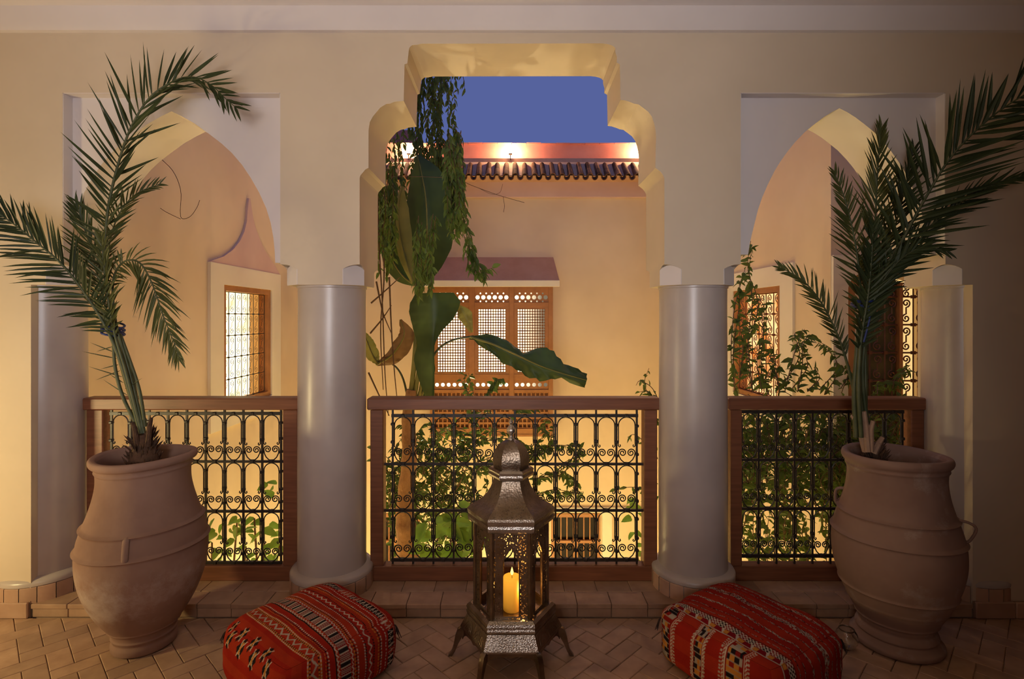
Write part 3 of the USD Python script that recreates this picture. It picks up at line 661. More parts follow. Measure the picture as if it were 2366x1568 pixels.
for k in range(6):
    m_ = M['pale_metal'] if k == FR else M['brass']  # the viewer's face gets a paler metal than the other five
    part(lan, 'skirt_panel', hexa(closed([(.213, .118), (.2145, .126), (.186, .178), (.180, .178), (.205, .118)]), k), m_, label='paler engraved panel on the front face' if k == FR else None)
    t0, t1 = (np.array([LX + .2145 * math.cos(q_), LY + .2145 * math.sin(q_), .126]) for q_ in (k * PI / 3, (k + 1) * PI / 3))
    b0_, b1_ = (np.array([LX + .186 * math.cos(q_), LY + .186 * math.sin(q_), .178]) for q_ in (k * PI / 3, (k + 1) * PI / 3))
    on_face = lambda u, v: (t0 * (1 - u) + t1 * u) * (1 - v) + (b0_ * (1 - u) + b1_ * u) * v
    lines = [tube([on_face(.5 + s_ * .21 + .17 * math.cos(a) * f_, .14 + .66 * math.sin(a) * f_) for a in np.linspace(0, PI, 13)], .0013, 5) for s_ in (-1, 1) for f_ in (1, .66, .34)]
    lines += [tube([on_face(.5, .1), on_face(.5, .85)], .0013, 5)] + [tube([on_face(u_, v_) for u_, v_ in ((.07, .08), (.93, .08), (.93, .92), (.07, .92), (.07, .08))], .0011, 5)]
    part(lan, 'engraving', cat(*lines), m_)
    part(lan, 'base_moulding', hexa(closed([(.180, .176), (.188, .182), (.190, .192), (.186, .200), (.190, .208), (.186, .218), (.172, .226), (.150, .226), (.150, .176)]), k), M['pale_metal'] if k == FR else M['brass'])
    c, s = math.cos(k * PI / 3), math.sin(k * PI / 3)
    q = np.array([(.207, .124), (.226, .112), (.236, .085), (.242, .050), (.252, .020), (.266, .0), (.250, .0), (.236, .022), (.222, .055), (.208, .080), (.190, .098), (.150, .110), (.150, .122)])
    sh = sg.Polygon(q); lm = trimesh.creation.extrude_polygon(sh, .020, engine='earcut'); v = np.array(lm.vertices)
    v = np.stack([LX + v[:, 0] * c - (v[:, 2] - .010) * s, LY + v[:, 0] * s + (v[:, 2] - .010) * c, v[:, 1]], -1)
    part(lan, 'leg', trimesh.Trimesh(v, lm.faces, process=False), M['brass'], smooth=40)
    # apron between the legs, hanging below the skirt in a curve
    e0 = np.array([LX + .210 * c, LY + .210 * s]); e1 = np.array([LX + .210 * math.cos((k + 1) * PI / 3), LY + .210 * math.sin((k + 1) * PI / 3)])
    def along(poly, th, u0, u1, off=0.0):
        """A panel drawn in (distance along the face, z), thickness th, on the face from u0 to u1."""
        d = (u1 - u0) / np.linalg.norm(u1 - u0); nrm = np.array([d[1], -d[0]])
        m = prism(poly, 0, 1); v = np.array(m.vertices); w = v[:, 1] * th - off
        return trimesh.Trimesh(np.stack([u0[0] + d[0] * v[:, 0] - nrm[0] * w, u0[1] + d[1] * v[:, 0] - nrm[1] * w, v[:, 2]], -1), m.faces, process=False)
    Lg = np.linalg.norm(e1 - e0)
    ap = sg.Polygon([(0, .122), (0, .070), (.018, .088), (.04, .100), (Lg / 2 - .02, .104), (Lg / 2, .096), (Lg / 2 + .02, .104), (Lg - .04, .100), (Lg - .018, .088), (Lg, .070), (Lg, .122)])
    part(lan, 'apron', along(ap, .004, e0, e1, -.004), M['brass'])
    # side panel with its horseshoe window, and the corner post
    Rb = .150; u0 = np.array([LX + Rb * c, LY + Rb * s]); u1 = np.array([LX + Rb * math.cos((k + 1) * PI / 3), LY + Rb * math.sin((k + 1) * PI / 3)])
    Lb = Rb; hwn = .031; cxp = Lb / 2; z0w, z1w = .236, .455
    pnl = sg.box(.006, .224, Lb - .006, .577)
    win = sg.Polygon([(cxp - hwn, z0w), (cxp + hwn, z0w), (cxp + hwn, z1w - .04), (cxp + hwn * 1.05, z1w - .02), (cxp + hwn * .95, z1w), (cxp + hwn * .6, z1w + .022), (cxp + hwn * .3, z1w + .036), (cxp, z1w + .055),
                      (cxp - hwn * .3, z1w + .036), (cxp - hwn * .6, z1w + .022), (cxp - hwn * .95, z1w), (cxp - hwn * 1.05, z1w - .02), (cxp - hwn, z1w - .04)])
    fr = win.buffer(.006)
    sp = part(lan, 'side_panel', along(pnl.difference(win), .0016, u0, u1, 0), M['pierced'])
    part(lan, 'window_frame', along(fr.difference(win), .006, u0, u1, .002), M['brass'], under=sp)
    part(lan, 'corner_post', tube([(LX + (Rb + .001) * c, LY + (Rb + .001) * s, .222), (LX + (Rb + .001) * c, LY + (Rb + .001) * s, .58)], .0095, 8), M['brass'], smooth=40)
    part(lan, 'eave', hexa(closed([(.150, .574), (.176, .574), (.182, .580), (.184, .592), (.181, .602), (.184, .612), (.186, .622), (.180, .630), (.150, .630)]), k), M['pale_metal'] if k == FR else M['brass'])
    rp = [(.180, .630), (.170, .640), (.150, .650), (.122, .668), (.101, .690), (.086, .714), (.076, .738), (.072, .757)]
    part(lan, 'roof_panel', hexa(closed(rp + [(a - .004, b - .002) for a, b in rp[::-1]]), k), M['pierced2'], smooth=40)
    part(lan, 'upper_moulding', hexa(closed([(.060, .754), (.078, .754), (.092, .762), (.097, .772), (.093, .780), (.097, .790), (.088, .798), (.060, .798)]), k), M['pale_metal'] if k == FR else M['brass'])
    dp = [(.074, .797), (.078, .820), (.076, .845), (.067, .872), (.050, .895), (.030, .908), (.014, .914)]
    part(lan, 'dome_panel', hexa(closed(dp + [(a - .003, b - .002) for a, b in dp[::-1]]), k), M['pierced2'], smooth=40)
part(lan, 'floor_plate', hexa([(.001, .200), (.155, .200), (.155, .206), (.001, .206)]), M['brass'])
part(lan, 'finial', lathe(bez([(.016, .910), (.014, .918), (.008, .926), (.009, .934), (.017, .942), (.019, .954), (.013, .966), (.006, .974), (.008, .980), (.010, .986), (.006, .994), (.002, 1.002)], 60), 20, (LX, LY, 0)), M['pale_metal'], smooth=60)
cd = thing('candle', 'thick yellow pillar candle glowing inside the brass lantern', 'candle', (LX + .004, LY - .02, .206))
part(cd, 'wax', lathe([(.001, .206), (.036, .206), (.038, .21), (.038, .335), (.036, .343), (.030, .345), (.022, .339), (.001, .335)], 32, (LX + .004, LY - .02, 0)), M['wax'], smooth=50)
part(cd, 'wick', tube([(LX + .004, LY - .02, .335), (LX + .004, LY - .02, .352)], .0012, 5), M['iron'])
part(cd, 'flame', lathe(bez([(.001, .348), (.005, .353), (.0065, .361), (.004, .372), (.001, .382)], 20), 12, (LX + .004, LY - .02, 0)), M['flame'], smooth=60)
sphere_light('candle_light', (LX + .06, LY - .035, .29), .012, 150, (1.0, .5, .12))

# ------------------------------------------------------------------ poufs
M['weave'] = mat('kilim_weave', {'a': ('attribute', {'attribute': 'weave'}), 'g': ('texture_coordinate', {}), 'n': ('noise_texture', {'scale': 9.0, 'detail': 4.0}), 'r': ('map_range', {'to_min': .72, 'to_max': 1.22}), 'h': ('hsv', {}),
    'f': ('noise_texture', {'scale': 260.0, 'detail': 2.0}), 'b': ('bump', {'strength': .5, 'distance': .002}), 'p': ('principled_bsdf', {'roughness': .9, 'specular_ior_level': .05, 'sheen_weight': 0.0})},
    [('g.object', 'n.vector'), ('n.fac', 'r.value'), ('a.color', 'h.color'), ('r.result', 'h.value'), ('h.color', 'p.base_color'), ('g.object', 'f.vector'), ('f.fac', 'b.height'), ('b.normal', 'p.normal')])
M['tassel'] = plain('dark_tassel', (.03, .015, .012), .9)
RED, ORG, DKR, BLK, CRM, OCH = (np.array(c) for c in ((.31, .018, .009), (.38, .046, .014), (.20, .008, .012), (.018, .012, .012), (.50, .42, .33), (.50, .20, .035)))
def tri(x): return np.abs((x % 1.0) - .5) * 2
def hash2(a, b): return (np.sin(np.floor(a) * 127.1 + np.floor(b) * 311.7) * 43758.5453) % 1.0
def paint(col, mask, c): col[mask] = c
def dotted(col, a, v, v0, w, per, c):
    paint(col, (np.abs(v - v0) < w) & ((a / per) % 1.0 < .55), c)
def zig(col, a, v, v0, amp, per, th, c):
    paint(col, np.abs(v - v0 - amp * (tri(a / per) - .5)) < th, c)
def weave_left(a, v):
    """a: metres along the bands; v: metres across, over the top and down the near side."""
    col = np.where((tri(v / .085) > .5)[:, None], RED, .55 * RED + .45 * ORG).copy()
    # band of dark lozenges by the far edge
    for v0, w in ((.055, .020),):
        m = np.abs(v - v0) < w; k = hash2(a / .024, v * 0); paint(col, m & (k > .42), BLK)
        paint(col, m & (np.abs((a / .024) % 1 - .5) < .12), CRM); zig(col, a, v, v0, .026, .024, .0022, CRM)
        dotted(col, a, v, v0 + .034, .0035, .013, CRM); dotted(col, a, v, v0 - .030, .003, .013, CRM)
    zig(col, a, v, .165, .012, .034, .0032, CRM); dotted(col, a, v, .148, .003, .011, BLK); dotted(col, a, v, .183, .003, .011, BLK); dotted(col, a, v, .19, .002, .011, CRM)
    for o in (.112, .222, .338): dotted(col, a, v, o, .0028, .012, CRM); dotted(col, a + .006, v, o + .007, .0028, .012, BLK); dotted(col, a, v, o + .014, .0022, .012, OCH)
    # chain of panels
    v0 = .275; m = np.abs(v - v0) < .021; s = (a / .046) % 1.0
    paint(col, m, DKR); paint(col, m & (s < .28), BLK); ck = ((np.floor(a / .0042) + np.floor(v / .0042)) % 2 == 0)
    paint(col, m & (s > .42) & (s < .86) & ck, CRM * .62); paint(col, m & (np.abs(s - .34) < .05), CRM); paint(col, m & (np.abs(s - .95) < .05), CRM)
    zig(col, a, v, v0 - .029, .007, .017, .0024, CRM); zig(col, a, v, v0 + .030, .008, .017, .0028, CRM); paint(col, np.abs(v - v0 - .037) < .0022, BLK)
    # broad zigzag
    v0 = .395; zig(col, a, v, v0, .020, .045, .0045, CRM * .8)
    for o in (-.026, -.018, .018, .026): dotted(col, a, v, v0 + o, .0032, .012, BLK if abs(o) < .02 else CRM); dotted(col, a + .006, v, v0 + o, .0028, .012, OCH)
    # separate motifs down the near side
    for v0 in (.50, .545):
        for a0 in (.07, .17, .27, .37):
            da = np.abs(a - a0 - (.05 if v0 > .52 else 0)); dv = np.abs(v - v0)
            paint(col, (da + dv * .6 < .024), BLK); paint(col, (np.abs(da - dv * .5) < .0028) & (dv < .03), CRM); paint(col, (da < .006) & (((v / .010) % 1) < .5) & (dv < .022), CRM); paint(col, (da < .004) & (dv < .02), OCH)
    return col
def weave_right(a, v):
    col = np.where((tri(v / .11) > .5)[:, None], RED * .92, .7 * RED + .3 * ORG).copy()
    for v0, w in ((.075, .010), (.195, .015), (.30, .006)):
        n = hash2(a / .006, v / .0026); m = np.abs(v - v0 - .003 * np.sin(a * 60)) < w
        paint(col, m & (n > .50), CRM * .55); paint(col, m & (n > .82), CRM); paint(col, m & (n < .16), BLK)
    for o in (.03, .115, .155, .245, .345, .375): n = hash2(a / .005, v / .002 + o); m = np.abs(v - o) < .0035; paint(col, m & (n > .62), CRM * .5); paint(col, m & (n < .2), BLK)
    # bold strip along the near upper edge
    v0 = .430; m = np.abs(v - v0) < .030; s = (a / .062) % 1.0; q = (v - v0) / .030
    paint(col, m, DKR); paint(col, m & (q < 0) & (s < .5), BLK); paint(col, m & (q < 0) & ((np.floor(a / .007) + np.floor(v / .007)) % 2 == 0), CRM)
    paint(col, m & (q > -.1) & (np.abs(s - .5 - q * .25) < .09), CRM); paint(col, m & (q > .15) & (q < .75) & (s > .66), OCH); paint(col, m & (q > .8), CRM * .8); paint(col, np.abs(v - v0 + .034) < .0015, BLK)
    # upright panels on the near side
    d = v - .47
    on = d > -.006
    for a0, w in ((.055, .042), (.235, .022), (.39, .040)):
        da = a - a0; m = on & (np.abs(da) < w)
        paint(col, m, RED * .75)
        g1, g2 = np.floor(da / (w * .52) + 10), np.floor(d / .021)
        hh = hash2(g1 * 3 + a0 * 50, g2); ins = m & (np.abs(da) < w * .78)
        paint(col, ins & (hh < .32), BLK); paint(col, ins & (hh > .72), OCH); paint(col, ins & (hh > .5) & (hh < .72), CRM * .7)
        paint(col, ins & ((d / .021) % 1.0 < .10), CRM * .6)
        for o in (-1.2, 1.2): paint(col, on & (np.abs(a - a0 - o * w - .006 * (tri(d / .014) - .5)) < .0022), CRM)
        paint(col, on & (np.abs(np.abs(da) - w) < .0018), CRM)
        dd = np.abs(np.abs(da) - w * 1.45); paint(col, on & (dd < .004) & ((d / .013) % 1 < .5), CRM * .8)
    return col
def pouf(label, corner, e1, e2, L1, L2, H, fn, seed):
    """corner: the far top corner; e1 runs along the bands, e2 across them."""
    e1 = np.array(e1, float); e1 /= np.linalg.norm(e1); e2 = np.array([e1[1], -e1[0]]) if np.dot([e1[1], -e1[0]], e2) > 0 else np.array([-e1[1], e1[0]])
    ctr = np.array(corner) + e1 * L1 / 2 + e2 * L2 / 2
    t = thing('pouf', label, 'floor cushion', (ctr[0], ctr[1], 0))
    n1, n2, nh = 190, 190, 64
    def shape(x, y, z):                               # cube coordinates in [-1, 1]
        p = np.stack([x, y, z], -1)
        k = (np.abs(p) ** 6).sum(-1) ** (1 / 6)
        p = p / np.maximum(k, 1e-9)[..., None] * np.maximum(np.abs(p).max(-1), 0)[..., None]
        X = p[..., 0] * L1 / 2 * (1 + .035 * (1 - p[..., 1] ** 2) * (1 - p[..., 2] ** 2)); Y = p[..., 1] * L2 / 2 * (1 + .035 * (1 - p[..., 0] ** 2) * (1 - p[..., 2] ** 2))
        Z = H / 2 + p[..., 2] * H / 2 * (1 + np.where(p[..., 2] > 0, .16, 0) * (1 - p[..., 0] ** 2) * (1 - p[..., 1] ** 2))
        q = np.stack([X * 9 + seed, Y * 9, Z * 9], -1); dn = (meshkit.fbm(q, 3, seed) - .5) * .022
        X = X + dn * np.sign(p[..., 0]) * np.abs(p[..., 0]) ** 3; Y = Y + dn * np.sign(p[..., 1]) * np.abs(p[..., 1]) ** 3; Z = np.maximum(Z + dn * np.clip(p[..., 2], 0, 1) ** 2, .0)
        return np.stack([ctr[0] + X * e1[0] + Y * e2[0], ctr[1] + X * e1[1] + Y * e2[1], Z], -1)
    V, Fc, C = [], [], []; off = 0
    def sheet(u, w, xyz, flip, a_, v_):
        nonlocal off
        v = shape(*xyz).reshape(-1, 3); r, c = u.shape
        i = np.arange(r - 1)[:, None] * c + np.arange(c - 1)[None]
        f = np.concatenate([np.stack([i, i + 1, i + c + 1], -1).reshape(-1, 3), np.stack([i, i + c + 1, i + c], -1).reshape(-1, 3)])
        V.append(v); Fc.append((f[:, ::-1] if flip else f) + off); off += len(v); C.append(fn(a_.ravel(), v_.ravel()))
    g1, g2, gh = np.linspace(-1, 1, n1), np.linspace(-1, 1, n2), np.linspace(-1, 1, nh)
    A, B = np.meshgrid(g1, g2); sheet(A, B, (A, B, 0 * A + 1), True, (A + 1) * L1 / 2, (B + 1) * L2 / 2)
    A, B = np.meshgrid(g1, g2); sheet(A, B, (A, B, 0 * A - 1), False, 0 * A, 0 * A + .12)
    for s in (-1, 1):
        A, Z = np.meshgrid(g1, gh); sheet(A, Z, (A, 0 * A + s, Z), s > 0, (A + 1) * L1 / 2, (L2 + (1 - Z) * H / 2) if s > 0 else -(1 - Z) * H / 2)
        B, Z = np.meshgrid(g2, gh); sheet(B, Z, (0 * B + s, B, Z), s < 0, (L1 + (1 - Z) * H / 2) if s > 0 else -(1 - Z) * H / 2, (B + 1) * L2 / 2)
    v = np.vstack(V); f = np.vstack(Fc); c = np.vstack(C)
    fn_ = np.cross(v[f[:, 1]] - v[f[:, 0]], v[f[:, 2]] - v[f[:, 0]])
    if ((v[f].mean(1) - [ctr[0], ctr[1], H / 2]) * fn_).sum() < 0: f = f[:, ::-1]; fn_ = -fn_
    key = np.round(v / 1e-5).astype(np.int64); _, inv = np.unique(key, axis=0, return_inverse=True); inv = inv.ravel(); n = np.zeros((inv.max() + 1, 3))
    for k in range(3): np.add.at(n, inv[f[:, k]], fn_)
    n = n[inv]; n /= np.maximum(np.linalg.norm(n, axis=1, keepdims=True), 1e-12)
    path = t.path + '/cover'
    raw_mesh(path, v - t.loc, f, n, M['weave'], c)
    # short dark tassels at the corners
    r = random.Random(seed)
    for sx, sy in ((-1, -1), (1, -1), (-1, 1), (1, 1)):
        o = shape(np.array([sx * .97]), np.array([sy * .97]), np.array([.55]))[0]; d = o - np.array([ctr[0], ctr[1], o[2]]); d /= np.linalg.norm(d); ms = []
        for k in range(5):
            e = d * r.uniform(.018, .034) + np.array([r.uniform(-.01, .01), r.uniform(-.01, .01), -r.uniform(.02, .05)])
            ms.append(tube(curve([o - d * .006, o + d * .014 + [0, 0, .006], o + e], 7), [.004, .0035, .003, .003, .0025, .002, .001], 5))
        part(t, 'tassel', cat(*ms), M['tassel'], smooth=60)
    return t
pouf('square red woven pouf with chained zigzag bands, left of the lantern', P(766, 1326, 2.55)[:2], (.766, -.643), (-.643, -.766), .535, .515, .225, weave_left, 3)
pouf('square red woven pouf with bold black and ochre side patches, right of the lantern', P(1682, 1326, 2.56)[:2], (.55, -.835), (-.835, -.55), .545, .52, .22, weave_right, 9)

# small glass globe by the right jar
M['clear'] = mat('clear_glass', {'p': ('principled_bsdf', {'base_color': (.93, .95, .93), 'roughness': .02, 'transmission_weight': 1.0, 'ior': 1.45})}, [])
gb = P(1955, 1440, 2.34); gx_, gy_ = gb[0], 2.335
gt = thing('glass_tealight_holder', 'small clear glass globe with a gilt rim, beside the foot of the right jar', 'glass holder', (gx_, gy_, 0))
pr_ = [(.001, .001), (.020, .002), (.034, .014), (.043, .034), (.045, .050), (.040, .070), (.030, .084), (.028, .084), (.037, .070), (.042, .050), (.040, .035), (.031, .016), (.018, .006), (.001, .005)]
part(gt, 'globe', lathe(pr_, 36, (gx_, gy_, 0)), M['clear'], smooth=60)
e = np.linspace(0, 2 * PI, 31)
part(gt, 'rim', tube(np.stack([gx_ + .029 * np.cos(e), gy_ + .029 * np.sin(e), 0 * e + .085], -1), .0028, 6), M['brass'], smooth=60)
# ------------------------------------------------------------------ courtyard windows
M['lit_white'] = mat('lit_net_curtain', {'g': ('geometry', {}), 'n': ('noise_texture', {'scale': 5.0, 'detail': 3.0}), 'r': ('rgb_ramp', {'ramp': [(.3, (1.0, .66, .20)), (.6, (1.0, .86, .50))]}), 'e': ('emission', {'strength': 2.4})},
                     [('g.position', 'n.vector'), ('n.fac', 'r.fac'), ('r.color', 'e.color')], 'e.emission')
M['lit_amber'] = emit('lit_amber_window_side', (1.0, .42, .09), .7)
M['lit_cream'] = emit('lit_cream_curtain', (1.0, .66, .25), .95)
M['lit_orange'] = mat('lit_orange_curtain', {'g': ('geometry', {}), 'n': ('noise_texture', {'scale': 4.0, 'detail': 3.0}), 'r': ('rgb_ramp', {'ramp': [(.38, (.75, .20, .035)), (.62, (1.0, .62, .26))]}), 'e': ('emission', {'strength': 1.5})},
                      [('g.position', 'n.vector'), ('n.fac', 'r.fac'), ('r.color', 'e.color')], 'e.emission')
M['lit_lattice'] = mat('lit_room_curtain', {'g': ('geometry', {}), 'z': ('separate_xyz', {}), 'r': ('map_range', {'from_min': .05, 'from_max': .45, 'to_min': 2.4, 'to_max': .22, 'clamp': True}), 'e': ('emission', {'color': (1.0, .80, .52)})},
                      [('g.position', 'z.vector'), ('z.x', 'r.value'), ('r.result', 'e.strength')], 'e.emission')
M['dark_leaf'] = mottled('dark_shutter', (.05, .045, .02), (.13, .095, .035), 6.0, .6, .2, 30, .004)
def spiral(c, r0, a0, turns, sgn=1, n=26):
    q = np.linspace(0, 2 * PI * turns, n); r = r0 * (1 - .8 * q / q[-1]); return np.stack([c[0] + r * np.cos(a0 + sgn * q), c[1] + r * np.sin(a0 + sgn * q)], -1)
def scroll_s(u, z, w, h):
    """A C-shaped scroll pair in a cell centred at (u, z)."""
    a = spiral((u, z + h * .27), min(w, h) * .30, -PI / 2, 1.4); b = spiral((u, z - h * .27), min(w, h) * .30, PI / 2, 1.4)
    return np.vstack([a[::-1], b])
def window_grille(t, at3, us, zs, r, m, rs):
    for u in us: part(t, 'upright_bar', tube([at3(u, zs[0]), at3(u, zs[-1])], r, 4), m)
    for z in zs: part(t, 'crossbar', tube([at3(us[0], z), at3(us[-1], z)], r, 4), m)
    for i in range(len(us) - 1):
        for k in range(len(zs) - 1):
            w, h = us[i + 1] - us[i], zs[k + 1] - zs[k]; u, z = (us[i] + us[i + 1]) / 2, (zs[k] + zs[k + 1]) / 2
            p = scroll_s(u, z, w, h); part(t, 'scroll', tube([at3(a, b) for a, b in p], rs, 4), m)
            c = at3(us[i], zs[k]); part(t, 'collar', box(c[0] - r * 2, c[0] + r * 2, c[1] - r * 2, c[1] + r * 2, c[2] - r * 2, c[2] + r * 2), m)
def pleated(x, y0, y1, z0, z1, amp, n, axis):
    u = np.linspace(0, 1, n); d = amp * np.sin(u * n * .8)
    a = np.stack([x + d, y0 + (y1 - y0) * u], -1); z = np.array([z0, z1])
    v = np.array([(p[0], p[1], zz) if axis == 'x' else (p[1], p[0], zz) for zz in z for p in a])
    i = np.arange(n - 1); f = np.concatenate([np.stack([i, i + 1, n + i + 1], -1), np.stack([i, n + i + 1, n + i], -1)])
    return trimesh.Trimesh(v, f, process=False)
# left window, set in a raised white surround
def surround(name, rect, hole, x0, x1):
    struct(name, prism(sg.box(*rect).difference(sg.box(*hole)), x0, x1, axis='x'), M['court_white'])
surround('trim_3', (4.62, .437, 6.02, 1.908), (4.836, .60, 5.80, 1.727), XWL - .002, XWL + .028)
w1 = struct('window_1', prism(sg.box(4.836, .592, 5.80, 1.727).difference(sg.box(4.895, .65, 5.745, 1.675)), XWL - .14, XWL + .012, axis='x'), M['wood2'])
window_grille(w1, lambda u, z: np.array([XWL - .03, u, z]), list(np.linspace(4.9, 5.74, 8)), list(np.linspace(.655, 1.67, 6)), .0035, M['iron'], .002)
part(w1, 'curtain', pleated(XWL - .10, 4.84, 5.57, .58, 1.74, .012, 60, 'x'), M['lit_white'], smooth=True, label='bright pale net curtain lit from inside')
part(w1, 'curtain', pleated(XWL - .09, 5.56, 5.82, .58, 1.74, .012, 30, 'x'), M['lit_amber'], smooth=True, label='glowing amber strip standing for the lamplit inner side of the window')  # lamplight on the window's inner side, put into a glowing strip
# the surround's upward shadow built as a low pink relief, concave sides meeting in a spike
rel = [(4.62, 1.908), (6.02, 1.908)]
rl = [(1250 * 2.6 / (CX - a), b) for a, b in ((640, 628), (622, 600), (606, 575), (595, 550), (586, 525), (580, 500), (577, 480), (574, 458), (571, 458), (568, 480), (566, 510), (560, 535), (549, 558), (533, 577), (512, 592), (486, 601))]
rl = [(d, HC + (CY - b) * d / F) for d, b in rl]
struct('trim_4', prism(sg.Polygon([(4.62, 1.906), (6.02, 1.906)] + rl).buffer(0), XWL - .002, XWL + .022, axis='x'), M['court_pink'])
# right window in its surround
surround('trim_5', (4.78, .437, 6.4, 1.92), (5.01, .60, 6.07, 1.728), XWR - .022, XWR + .002)
w2 = struct('window_2', prism(sg.box(5.01, .592, 6.07, 1.728).difference(sg.box(5.07, .65, 6.01, 1.675)), XWR - .012, XWR + .14, axis='x'), M['wood2'])
M['rust'] = mottled('brown_iron', (.10, .028, .012), (.16, .05, .02), 20, .5, .1, 60, .003)
window_grille(w2, lambda u, z: np.array([XWR + .03, u, z]), list(np.linspace(5.075, 6.005, 7)), list(np.linspace(.655, 1.67, 6)), .0055, M['rust'], .0045)
part(w2, 'curtain', pleated(XWR + .11, 5.0, 6.09, .58, 1.74, .018, 80, 'x'), M['lit_orange'], smooth=True)
# arched window in the recess on the right
struct('trim_6', prism(sg.box(XWR + .002, .437, 3.6, 1.917).difference(RA), CR - .03, CR + .002), M['court_white'])
RI = arched((1972 - CX) * CR / F, (2150 - CX) * CR / F, .36, 1.62, 1.76)
w3 = struct('window_3', prism(RA.difference(RI), CR - .02, CR + .14), M['wood2'])
tx = lambda px: (px - CX) * CR / F
part(w3, 'mullion', box(tx(2079), tx(2087), CR + .0, CR + .08, .36, 1.70), M['wood2'])
part(w3, 'shutter', box(tx(1960), tx(2080), CR + .05, CR + .08, .3, 1.78), M['dark_leaf'], label='dark closed shutter behind the grille')
part(w3, 'lit_curtain', pleated(CR + .22, tx(2060), tx(2175), .25, 1.85, .012, 30, 'y'), M['lit_cream'], smooth=True)
window_grille(w3, lambda u, z: np.array([u, CR + .025, z]), [tx(p) for p in (1985, 2015, 2050, 2083, 2116, 2149)], [HC + (CY - b) * CR / F for b in (1010, 945, 880, 815, 750, 685)] + [1.70], .0065, M['rust'], .0058)

# the latticed wooden bay window on the far wall, with its little roof
w4 = struct('window_4', box(-1.19, .594, 7.98, YW - .001, 1.84, 1.88), M['wood2'])
y0, y1 = 7.82, 7.88
xs = [-1.19, -1.13, -.64, -.545, -.075, .02, .535, .594]
bx = lambda px, d=y0: (px - CX) * d / F
bz = lambda py, d=y0: HC + (CY - py) * d / F
posts = [(bx(994), bx(1003)), (bx(1084), bx(1097)), (bx(1177), bx(1188)), (bx(1268), bx(1278))]
for a, b in posts: part(w4, 'post', box(a, b, y0, y1, bz(1004), bz(662), .004), M['wood2'])
for a, b in ((662, 675), (698, 708), (864, 878), (900, 906), (990, 1004)): part(w4, 'rail', box(bx(994), bx(1278), y0 + .006, y1 - .004, bz(b), bz(a), .003), M['wood2'])
part(w4, 'side_board', box(bx(994), bx(994) + .02, y1, YW, bz(1004), bz(662)), M['wood2']); part(w4, 'side_board', box(bx(1278) - .02, bx(1278), y1, YW, bz(1004), bz(662)), M['wood2'])
part(w4, 'bottom_board', box(bx(994), bx(1278), y0, YW, bz(1008), bz(1003)), M['wood2'])
for (_, a), (b, _) in zip(posts[:-1], posts[1:]):
    pan = sg.box(a, bz(698), b, bz(675)); n = 6; st_ = (b - a) / n; c0 = (bz(698) + bz(675)) / 2
    hs = [sg.Point(a + st_ * (i + .5), c0).buffer(st_ * .37, 8) for i in range(n)] + [sg.Point(a + st_ * i, c0 + s * .058).buffer(st_ * .15, 5) for i in range(1, n) for s in (-1, 1)]
    part(w4, 'pierced_panel', prism(pan.difference(shapely.union_all(hs)), y0 + .02, y0 + .035), M['wood2'])
    pan = sg.box(a, bz(900), b, bz(878)); c0 = (bz(900) + bz(878)) / 2
    hs = [sg.Point(a + st_ * (i + .5), c0).buffer(st_ * .34, 8) for i in range(n)]
    part(w4, 'pierced_panel', prism(pan.difference(shapely.union_all(hs)), y0 + .02, y0 + .035), M['wood2'])
    m_ = .05; part(w4, 'sash', prism(sg.box(a, bz(864), b, bz(708)).difference(sg.box(a + m_, bz(860), b - m_, bz(713))), y0 + .012, y0 + .045), M['wood2'])
    X = np.linspace(a + m_, b - m_, 12); Z = np.linspace(bz(860), bz(713), 24); bars = []
    for x in X: bars.append(box(x - .0062, x + .0062, y0 + .022, y0 + .036, Z[0], Z[-1]))
    for z in Z: bars.append(box(X[0], X[-1], y0 + .022, y0 + .036, z - .0062, z + .0062))
    part(w4, 'lattice', cat(*bars), M['wood2'], kind='stuff')
    X = np.linspace(a, b, 9); Z = np.linspace(bz(990), bz(906), 8); bars = []
    for x in X: bars.append(tube([(x, y0 + .03, Z[0]), (x, y0 + .03, Z[-1])], .012, 5, caps=False))
    for z in Z: bars.append(box(a, b, y0 + .022, y0 + .036, z - .014, z + .014))
    part(w4, 'lattice', cat(*bars), M['wood2'], kind='stuff')
part(w4, 'lit_curtain', box(bx(990), bx(1290), YW + .05, YW + .06, -.12, 1.88), M['lit_lattice'])
part(w4, 'back_board', box(bx(996), bx(1276), y1 + .01, y1 + .02, bz(1003), bz(903)), M['wood2'])
hd = np.array([(-1.23, YW, bz(594, 8)), (.610, YW, bz(594, 8)), (.668, 7.62, bz(648, 7.62)), (-1.29, 7.62, bz(648, 7.62))])
part(w4, 'hood', trimesh.Trimesh(*meshkit.arrays(m3.Manifold.hull_points(np.vstack([hd, hd - [0, 0, .03]])))[:2], process=False), M['hood'], label='sloping pink plastered hood')
part(w4, 'hood_edge', box(-1.295, .672, 7.605, 7.66, bz(662, 7.62), bz(648, 7.62) + .004, .004), M['court_white'], label='pale plaster edge')
